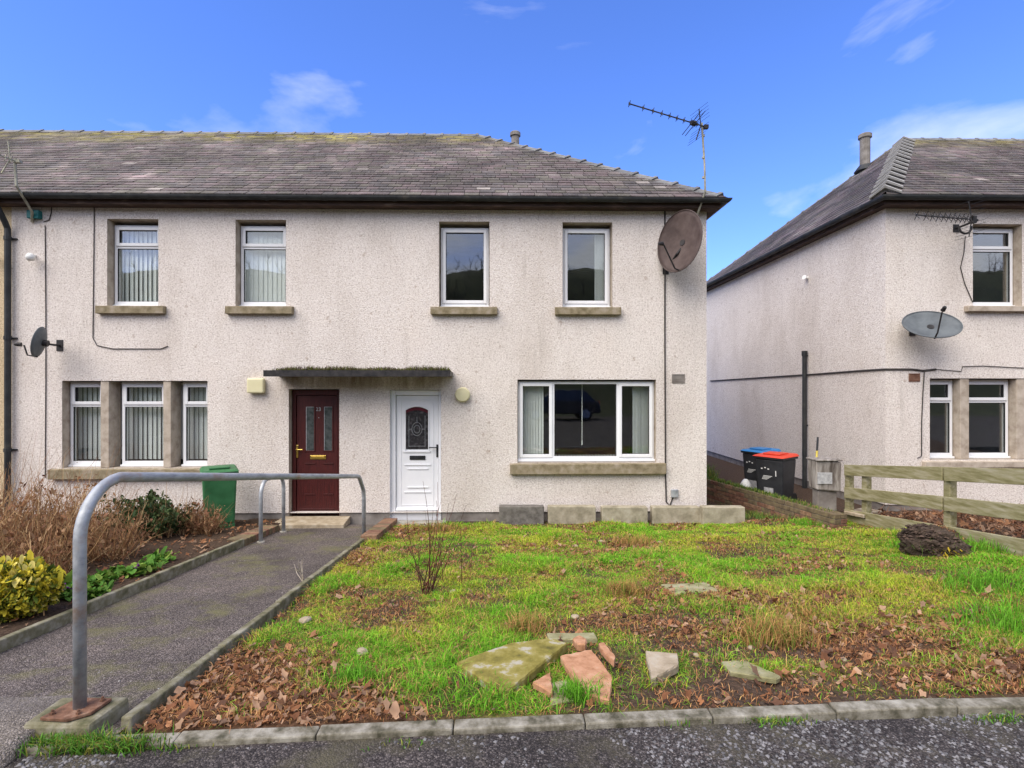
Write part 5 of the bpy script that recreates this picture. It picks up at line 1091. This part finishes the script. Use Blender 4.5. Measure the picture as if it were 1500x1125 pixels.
# straw needles in the litter
X, Y = scatter(170000, XL0, XL1, 2.60, 8.6, lambda x_, y_: np.clip(np.clip(masks(x_, y_)[0], 0, 1)**1.1*.8+.10+.45*sstep(.46, .62, fbm(x_+3, y_+8, 2.6)), 0, 1)*(y_ > kerb_y(x_)+.05), 23); n = len(X); r = np.random.RandomState(4)
cols = np.array([(.38, .155, .06), (.50, .27, .11), (.24, .10, .04)])[r.randint(0, 3, n)]*r.uniform(.7, 1.3, (n, 1))
V, F, Cc = blades(n, X, Y, gz(X, Y)+.0, np.full(n, .035)*r.uniform(.4, 1.2, n), .004, cols, 2.6, 6); tag(npmesh('dead_grass', V, F, Cc, M_twig), 'matted brown dead grass in the leaf litter', 'dead grass', kind='stuff')
# soil crumbs and road chippings
def pebbles(name, X, Y, Z, size, cols, seed, label, cat):
    n = len(X); r = np.random.RandomState(seed); d = np.array([(1, 0, 0), (-.5, .87, 0), (-.5, -.87, 0), (0, 0, .8), (.6, .6, .35)])
    s = size*r.uniform(.4, 1.3, n)**1.5; a = r.rand(n)*6.28; V = np.zeros((n, 5, 3))
    for k in range(5):
        jx = d[k, 0]*r.uniform(.7, 1.3, n); jy = d[k, 1]*r.uniform(.7, 1.3, n); V[:, k, 0] = X+s*(jx*np.cos(a)-jy*np.sin(a)); V[:, k, 1] = Y+s*(jx*np.sin(a)+jy*np.cos(a)); V[:, k, 2] = Z+s*d[k, 2]*r.uniform(.6, 1.1, n)
    i = (np.arange(n)*5)[:, None]; F = np.concatenate([i+np.array(q) for q in ([0, 4, 3], [4, 1, 3], [1, 2, 3], [2, 0, 3], [0, 1, 4])], 0)
    return tag(npmesh(name, V.reshape(-1, 3), F, np.repeat(cols, 5, 0), M_stones), label, cat, kind='stuff')
r = np.random.RandomState(31); n = 9000; X = r.uniform(-2.4, 3.4, n); Y = kerb_y(X)-.05-r.rand(n)**1.6*.5; k = (vnoise(X, Y, 2.5) > .42*r.rand(n)+.25) & (Y < kerb_y(X)-.07) & ((X > -2.2) | (Y < 2.38)); X, Y = X[k], Y[k]; g_ = r.uniform(.03, .22, (len(X), 1))**1.0; pebbles('road_chippings', X, Y, np.full(len(X), RZ), .009, np.hstack([g_, g_*.96, g_*.98]), 3, 'loose grey chippings on the road surface', 'chippings')
X, Y = scatter(44000, XL0, XL1, 2.62, 8.5, lambda x_, y_: np.clip(masks(x_, y_)[1]*1.1+.06, 0, 1)*(y_ > kerb_y(x_)+.05), 33); r = np.random.RandomState(5); cols = np.array((.055, .038, .027))*r.uniform(.5, 2.0, (len(X), 1)); pebbles('soil_crumbs', X, Y, gz(X, Y)-.004, .016, cols, 6, 'dark crumbly soil lumps on bare patches', 'soil')
X = r.uniform(-3.2, -1.95, 260); Y = r.uniform(3.0, 8.3, 260); g_ = r.uniform(.08, .3, (260, 1)); pebbles('path_grit', X, Y, pz(X, Y), .006, np.hstack([g_, g_*.95, g_*.9]), 7, 'loose grit on the tarmac path', 'grit')

# ---------------- planting
def twigs(name, stems, parent, mcols, seed):
    """stems: list of (points, r0); 3-sided tapering tubes"""
    V, F, C = [], [], []; off = 0; q = np.random.RandomState(seed)
    for pts, r0 in stems:
        col = mcols[q.randint(len(mcols))]*q.uniform(.7, 1.3); n = len(pts)
        for k, p in enumerate(pts):
            rr = r0*(1-.75*k/(n-1))
            for j in range(3): t = 2.094*j; V.append((p[0]+rr*math.cos(t), p[1]+rr*math.sin(t), p[2]+rr*.3*math.sin(t*2))); C.append(col)
        for k in range(n-1):
            for j in range(3): a = off+k*3+j; a2 = off+k*3+(j+1) % 3; F.append((a, a2, a2+3, a+3))
        off += 3*n
    return npmesh(name, V, F, np.array(C), M_twig, parent)
def stem(p, d, L, n, bend, q, droop=0):
    p = np.array(p, float); d = np.array(d, float); pts = [tuple(p)]
    for k in range(n):
        d = d+q.randn(3)*bend; d[2] -= droop*k; d /= np.linalg.norm(d); p = p+d*L/n; pts.append(tuple(p))
    return pts
tan = [np.array(c) for c in ((.40, .24, .11), (.28, .15, .07), (.50, .34, .18), (.17, .09, .05), (.33, .16, .08))]
red = [np.array(c) for c in ((.11, .035, .028), (.15, .05, .035), (.08, .04, .03))]
def twig_shrub(name, cx, cy, rad, h, ns, label, cols=tan, seed=1, leafcols=None, nleaf=0, spread=.95, r0=.0065, lsize=.03, group=None):
    q = np.random.RandomState(seed); z0 = float(gz(cx, cy)); e = empty(name, (cx, cy, z0), label, 'shrub', group); st = []; tips = []
    for i in range(int(ns*.62)):
        a = q.rand()*6.28; rr = rad*.75*math.sqrt(q.rand()); p = (cx+rr*math.cos(a), cy+rr*math.sin(a)*.7, z0-.02)
        d = (math.cos(a)*spread*q.rand()+q.randn()*.12, math.sin(a)*spread*.7*q.rand()+q.randn()*.12, 1); L = h*q.uniform(.45, 1.15); s = stem(p, d, L, 5, .20, q, .03); st.append((s, r0*q.uniform(.6, 1.2))); tips += s[2:]
        for k in range(q.randint(1, 5)):
            b0 = s[q.randint(2, 5)]; dd = q.randn(3); dd[2] = abs(dd[2])+.5; dd /= np.linalg.norm(dd); s2 = stem(b0, dd, L*q.uniform(.15, .4), 3, .2, q); st.append((s2, r0*.45)); tips += s2[1:]
    if spread > .8:
        for i in range(26): a = q.rand()*6.28; rr = rad*.8*math.sqrt(q.rand()); st.append((stem((cx+rr*math.cos(a), cy+rr*math.sin(a)*.7, z0), (q.randn()*.25, q.randn()*.2, 1), h*q.uniform(1.1, 1.6), 6, .13, q), r0*.55))
    twigs('stems', st, e, cols, seed)
    if nleaf:
        T = np.array(tips)[q.randint(0, len(tips), nleaf)]+q.randn(nleaf, 3)*.025; lc = np.array(leafcols)[q.randint(0, len(leafcols), nleaf)]*q.uniform(.6, 1.4, (nleaf, 1))
        o = leaves('foliage', T[:, 0], T[:, 1], T[:, 2], lsize, lc, seed, None, .7, lobed=False); keep(o, e); del o['category']
    return e
dead = [(.25, .12, .06), (.18, .085, .045), (.32, .19, .10)]
for i, (px, Yd, rad, h, ns, sd_) in enumerate(((20, 6.2, .55, .95, 330, 1), (95, 6.9, .55, .85, 300, 2), (-60, 5.6, .6, 1.0, 260, 3), (150, 6.1, .45, .60, 260, 4), (255, 7.6, .38, .50, 260, 6), (300, 7.6, .22, .36, 170, 7), (60, 5.5, .42, .58, 240, 8))):
    lab = ['dense tan twiggy shrub with arching bare stems beside the downpipe', 'tall bare brown shrub in front of the stone-mullioned window', 'bare arching shrub at the outer end of the bed', 'low tangle of brown stems in the bed behind the handrail', 'reddish-brown dry bush next to the green bin', 'small dry tan tuft bush at the bed corner by the brick edging', 'brown stemmed shrub behind the yellow variegated bush'][i]
    twig_shrub('bare_shrub', P(px, 700, Yd).x, Yd, rad, h, ns, lab, tan, sd_, dead, 420, group='bare winter shrubs in the bed')
dg = [(.025, .055, .018), (.04, .075, .025), (.06, .10, .03), (.085, .10, .035)]
twig_shrub('evergreen_shrub', P(215, 740, 7.35).x, 7.35, .48, .52, 120, 'dark green leafy shrub between the bare shrubs under the window', tan, 15, dg, 5200, .5, lsize=.034)
twig_shrub('evergreen_shrub', P(1222, 735, 8.2).x, 8.15, .14, .16, 30, 'small dark green leafy plant at the foot of the meter cabinet', tan, 16, dg, 500, .5, lsize=.03)
# variegated bush
c = P(18, 880, 4.15); q = np.random.RandomState(5); n = 7500; u = q.randn(n, 3); u /= np.linalg.norm(u, axis=1)[:, None]; rad = (.55+.45*q.rand(n)**.5)[:, None]*(1+.22*(vnoise(u[:, 0]*2+5, u[:, 2]*2+u[:, 1]*2, 2.4)-.5))[:, None]; T = np.array((c.x-.05, 4.2, float(gz(-4, 4.2))+.17))+u*rad*np.array((.31, .29, .22)); T = T[T[:, 2] > float(gz(-4, 4.2))]
yv = np.array([(.62, .50, .04), (.50, .43, .03), (.66, .56, .16), (.12, .17, .02), (.22, .24, .03), (.06, .10, .02)]); e = empty('variegated_bush', (c.x, 4.2, float(gz(-4, 4.2))), 'rounded yellow and green variegated bush at the edge of the bed', 'shrub')
o = leaves('foliage', T[:, 0], T[:, 1], T[:, 2], .030, yv[q.choice(6, len(T), p=[.26, .22, .12, .14, .18, .08])]*q.uniform(.7, 1.3, (len(T), 1)), 9, None, .8, lobed=False); keep(o, e); del o['category']
twigs('stems', [(stem((c.x+q.randn()*.06, 4.2+q.randn()*.06, float(gz(-4, 4.2))-.02), (q.randn()*.5, q.randn()*.5, 1), .3, 4, .1, q), .006) for _ in range(40)], e, tan, 4)
# primroses along the edging
for i, (px, py) in enumerate(((88, 885), (105, 872), (140, 868), (160, 855), (150, 885), (195, 852), (212, 845), (232, 832))):
    p = G(px, py); xx = min(p.x, -3.47); e = empty('primrose', (xx, p.y, float(gz(xx, p.y))), ['primrose with purple flower next to the yellow variegated bush', 'leafy primrose just behind the one beside the variegated bush', 'wide pale green primrose right behind the handrail post', 'bushy green primrose further back from the path edging', 'low pale primrose touching the path edging behind the handrail post', 'primrose with purple flower further up the path edging', 'bright green primrose beside the upper purple-flowered one', 'last small green primrose up the path edging, on bare soil'][i], 'plant', 'primroses along the path edging'); q = np.random.RandomState(i+50); n = 130
    X = xx+q.randn(n)*.06; Y = p.y+q.randn(n)*.06; X = np.minimum(X, -3.41); gcol = np.array([(.07, .18, .02), (.11, .24, .03), (.20, .30, .05)])[q.randint(0, 3, n)]*q.uniform(.7, 1.3, (n, 1)); o = leaves('foliage', X, Y, gz(X, Y)+q.uniform(0, .06, n), .055, gcol, i, None, .5, lobed=False); keep(o, e); del o['category']
    if i in (0, 5): n = 16; X = xx+.03+q.randn(n)*.018; Y = p.y+q.randn(n)*.018; o = leaves('flower', X, Y, gz(X, Y)+.07+q.uniform(0, .02, n), .035, np.tile((.16, .02, .20), (n, 1)), i, None, .5); keep(o, e); del o['category']
# leaf litter in the bed
X, Y = scatter(9000, -9, -3.43, 3, 8.6, lambda x_, y_: np.clip(.15+.6*sstep(.45, .7, fbm(x_, y_, 1.6))+.4*(y_ > 6), 0, 1)*.5, 61); r = np.random.RandomState(9); leaves('bed_litter', X, Y, gz(X, Y)+r.uniform(0, .02, len(X)), .05, brown[r.randint(0, 6, len(X))]*r.uniform(.7, 1.3, (len(X), 1)), 8, 'brown fallen leaves on the soil of the planted bed')
# thin red-stemmed shrub in the lawn
p = G(625, 866); q = np.random.RandomState(77); e = empty('red_stem_shrub', (p.x, p.y, float(gz(p.x, p.y))), 'sparse shrub of thin upright dark red stems in the lawn before the white door', 'shrub'); st = []
for i in range(16):
    a = q.rand()*6.28; s = stem((p.x+.05*math.cos(a), p.y+.05*math.sin(a), float(gz(p.x, p.y))-.02), (q.randn()*.42, q.randn()*.3, 1), q.uniform(.4, 1.15), 6, .06, q); st.append((s, .006))
    for k in range(q.randint(0, 4)): b0 = s[q.randint(2, 6)]; st.append((stem(b0, (q.randn()*.4, q.randn()*.3, 1), q.uniform(.08, .25), 3, .08, q), .003))
for dx in (-.12, .12, .3): s = stem((p.x+dx, p.y+.3, float(gz(p.x+dx, p.y+.3))-.02), (q.randn()*.1, 0, 1), q.uniform(.4, .7), 5, .05, q); st.append((s, .005))
twigs('stems', st, e, red, 5)
# pale dry weed by the path edge
p = G(455, 850); p.x = -1.97; e = empty('dry_weed', (-1.97, p.y, float(pz(-1.97, p.y))), 'pale dried weed stalk growing from the joint of the right path edging', 'plant'); q = np.random.RandomState(12); st = []
for i in range(5): s = stem((-1.97, p.y, float(pz(-1.97, p.y))-.01), (q.randn()*.35, q.randn()*.2, 1), .22, 4, .15, q); st.append((s, .005)); st.append((stem(s[3], (q.randn(), q.randn(), .6), .08, 2, .1, q), .003))
twigs('stems', st, e, [np.array((.42, .36, .28))], 4)
# bare bracken beyond the fence
q = np.random.RandomState(71); st = []
for i in range(1500):
    X = q.uniform(5.55, 9.5); Y = q.uniform(4.2, 8.6); z = float(gz(X, Y)); a = q.rand()*6.28; st.append((stem((X, Y, z+.01+.04*q.rand()), (math.cos(a), math.sin(a), .12*q.randn()+.1), q.uniform(.2, .6), 3, .12, q, .02), .006))
o = twigs('dead_bracken', st, None, [np.array(c) for c in ((.26, .12, .06), (.34, .19, .11), (.20, .09, .05))], 6); tag(o, 'flattened brown dead bracken behind the timber fence', 'bracken', kind='stuff')
X, Y = scatter(7000, 5.5, 9.5, 3.5, 8.6, lambda x_, y_: np.full(len(x_), .6), 63); leaves('bracken_litter', X, Y, gz(X, Y)+.02*np.random.RandomState(1).rand(len(X)), .06, brown[np.random.RandomState(2).randint(0, 6, len(X))], 10, 'brown litter on the ground behind the fence')
q = np.random.RandomState(44); st = []
for i in range(200):
    u = q.randn(3); u /= np.linalg.norm(u); u[2] = abs(u[2]); b0 = np.array((clod.location.x, clod.location.y, clod.location.z))+u*np.array((.29, .17, .15)); st.append((stem(b0, u+q.randn(3)*.5-np.array((0, 0, .3)), q.uniform(.05, .16), 3, .25, q, .1), .003))
u = q.randn(2600, 3); u /= np.linalg.norm(u, axis=1)[:, None]; k_ = u[:, 2] > -.25; u = u[k_]; pc = u*np.array((.30, .165, .19))*q.uniform(.9, 1.12, (len(u), 1)); ca, sa_ = math.cos(R(-24)), math.sin(R(-24))
cr_ = pebbles('crumbs', clod.location.x+pc[:, 0]*ca-pc[:, 1]*sa_, clod.location.y+pc[:, 0]*sa_+pc[:, 1]*ca, clod.location.z+pc[:, 2]-.28*pc[:, 0], .020, np.array((.045, .03, .022))*q.uniform(.4, 2.2, (len(u), 1)), 8, None, None); keep(cr_, clod)
twigs('roots', st, clod, [np.array((.06, .04, .028)), np.array((.10, .065, .04)), np.array((.10, .16, .03))], 3)
# yellow-leaved sprig on the spoil heap and grass in passage
p = G(1384, 836); e = empty('yellow_sprig', (p.x, p.y, float(gz(p.x, p.y))), 'small sprig of yellow leaves on the dark soil heap by the fence', 'plant'); q = np.random.RandomState(3); n = 60; X = p.x+q.randn(n)*.07; Y = p.y-.05+q.randn(n)*.05; o = leaves('foliage', X, Y, gz(X, Y)+q.uniform(.01, .08, n), .035, np.tile((.55, .40, .03), (n, 1))*q.uniform(.6, 1.2, (n, 1)), 3, None, .6); keep(o, e); del o['category']
TV, TF, TC = [], [], []; off = 0
for (x_, y_, cnt, rr, hh_) in ((4.85, 12.6, 260, .16, .35), (4.6, 9.3, 700, .5, .10), (4.2, 9.0, 500, .4, .09), (5.35, 9.2, 400, .3, .08), (5.04, 9.6, 500, .08, .07), (5.04, 8.8, 500, .08, .06), (5.05, 10.6, 500, .07, .08)):
    q = np.random.RandomState(int(x_*100+y_)); X = x_+q.randn(cnt)*rr*.6; Y = y_+q.randn(cnt)*(rr*1.2+.3*(rr < .1)); cols = np.where((q.rand(cnt) < .35)[:, None], np.array((.24, .25, .05)), np.array((.08, .17, .025)))*q.uniform(.6, 1.4, (cnt, 1))
    Z = gz(X, Y)
    if rr < .1: Y = np.clip(Y, 7.85, 10.9); X = 5.0-.2327*(Y-7.80)+np.clip(q.randn(cnt)*.05, -.09, .09); Z = np.full(cnt, .326)
    V, F, Cc = blades(cnt, X, Y, Z, hh_*q.uniform(.4, 1.2, cnt), .008, cols, 1.0, int(y_*10)); TV.append(V); TF.append(F+off); TC.append(Cc); off += len(V)
tag(npmesh('passage_weeds', np.concatenate(TV), np.concatenate(TF), np.concatenate(TC), M_leafy), 'weeds and grass growing in the passage and along the brick wall', 'weeds', kind='stuff')

# ------------------------------------------------------------------ across the road (seen in the window panes)
hx = np.arange(-80, 81, 4.); hy = np.arange(-70, -13.9, 2.)
M_hill = M('hill_turf', [(.3, (.03, .035, .015)), (.6, (.06, .065, .025)), (.75, (.09, .07, .04))], .5, .95, .3, 6)
sheet('hillside', hx, hy, lambda X, Y: RZ-.02+sstep(-15, -34, Y)*12.5+(fbm(X, Y, .12)-.5)*3*sstep(-16, -26, Y)*1.0, M_hill)
q = np.random.RandomState(91); st = []
for i in range(420):
    X = q.uniform(-55, 55); Y = q.uniform(-44, -24); z = RZ+float(sstep(-15, -34, Y))*12.5-1.2; s = stem((X, Y, z), (q.randn()*.1, q.randn()*.1, 1), q.uniform(1.6, 3.4), 5, .1, q); st.append((s, .08))
    for k in range(14): b0 = s[q.randint(1, 6)]; st.append((stem(b0, (q.randn(), q.randn(), .8), q.uniform(.5, 1.3), 3, .2, q), .03))
o = twigs('bare_woodland', st, None, [np.array((.05, .04, .03)), np.array((.07, .05, .035))], 7); tag(o, 'bare winter woodland on the hillside across the road', 'woodland', kind='stuff')
# parked car
def car():
    cxx, cy = 3.1, -11.2; e = empty('parked_car', (cxx, cy, RZ), 'dark blue estate car parked across the road, mirrored in the picture window', 'car')
    prof = [(-2.1, .35), (-2.15, .65), (-2.05, .95), (-1.85, 1.05), (-1.35, 1.62), (.35, 1.66), (1.05, 1.08), (1.95, .92), (2.15, .70), (2.12, .35)]
    b = MB(); n = len(prof)
    for yy, ins in ((-.86, 0), (.86, 0)):
        b.v += [(-p[0], yy*(1-.12*max(0, p[1]-1.0)/.6), p[1]-.02) for p in prof]
    b.f.append(tuple(range(n))); b.f.append(tuple(reversed(range(n, 2*n))))
    for k in range(n): b.f.append((k, k+n, (k+1) % n+n, (k+1) % n))
    mcar = M('dark_blue_paint', C2((.012, .016, .028), (.016, .02, .034)), 3, .25, 0, spec=.6)
    b.build('body', mcar, e, bevel=.06)
    for yy in (-.862, .842):
        b = MB(); q_ = [(-1.25, 1.08), (-1.12, 1.5), (.25, 1.53), (.8, 1.1)]; b.v += [(-p[0], yy*(1-.09*(p[1]-1.0)/.5), p[1]) for p in q_]+[(-p[0], yy*(1-.09*(p[1]-1.0)/.5)+.02, p[1]) for p in q_]; b.f += [(0, 1, 2, 3), (7, 6, 5, 4), (0, 4, 5, 1), (1, 5, 6, 2), (2, 6, 7, 3), (3, 7, 4, 0)]; b.build('side_window', M_doorglass, e)
    for xx in (1.32, -1.32):
        for yy in (-.80, .80):
            b = MB(); b.tube([(xx, yy-.10, .33), (xx, yy+.10, .33)], .33, 22); wh = b.build('wheel', M_black, e, bevel=.02)
            b = MB(); s_ = 1 if yy > 0 else -1; b.tube([(xx, yy+s_*.1, .33), (xx, yy+s_*.115, .33)], .2, 14); r_ = b.build('rim', M_galv); r_.parent = wh
    for yy in (-.7, .7): b = MB(); b.box(2.03, 2.12, yy-.09, yy+.09, .72, 1.0); b.build('tail_light', M_redlid, e, bevel=.02)
    for yy in (-.62, .62): b = MB(); b.box(-2.14, -2.04, yy-.16, yy+.16, .66, .8); b.build('headlight', M_pvc, e, bevel=.02)
    b = MB(); b.box(2.05, 2.19, -.8, .8, .38, .55); b.build('bumper', M_black, e, bevel=.04)
car()
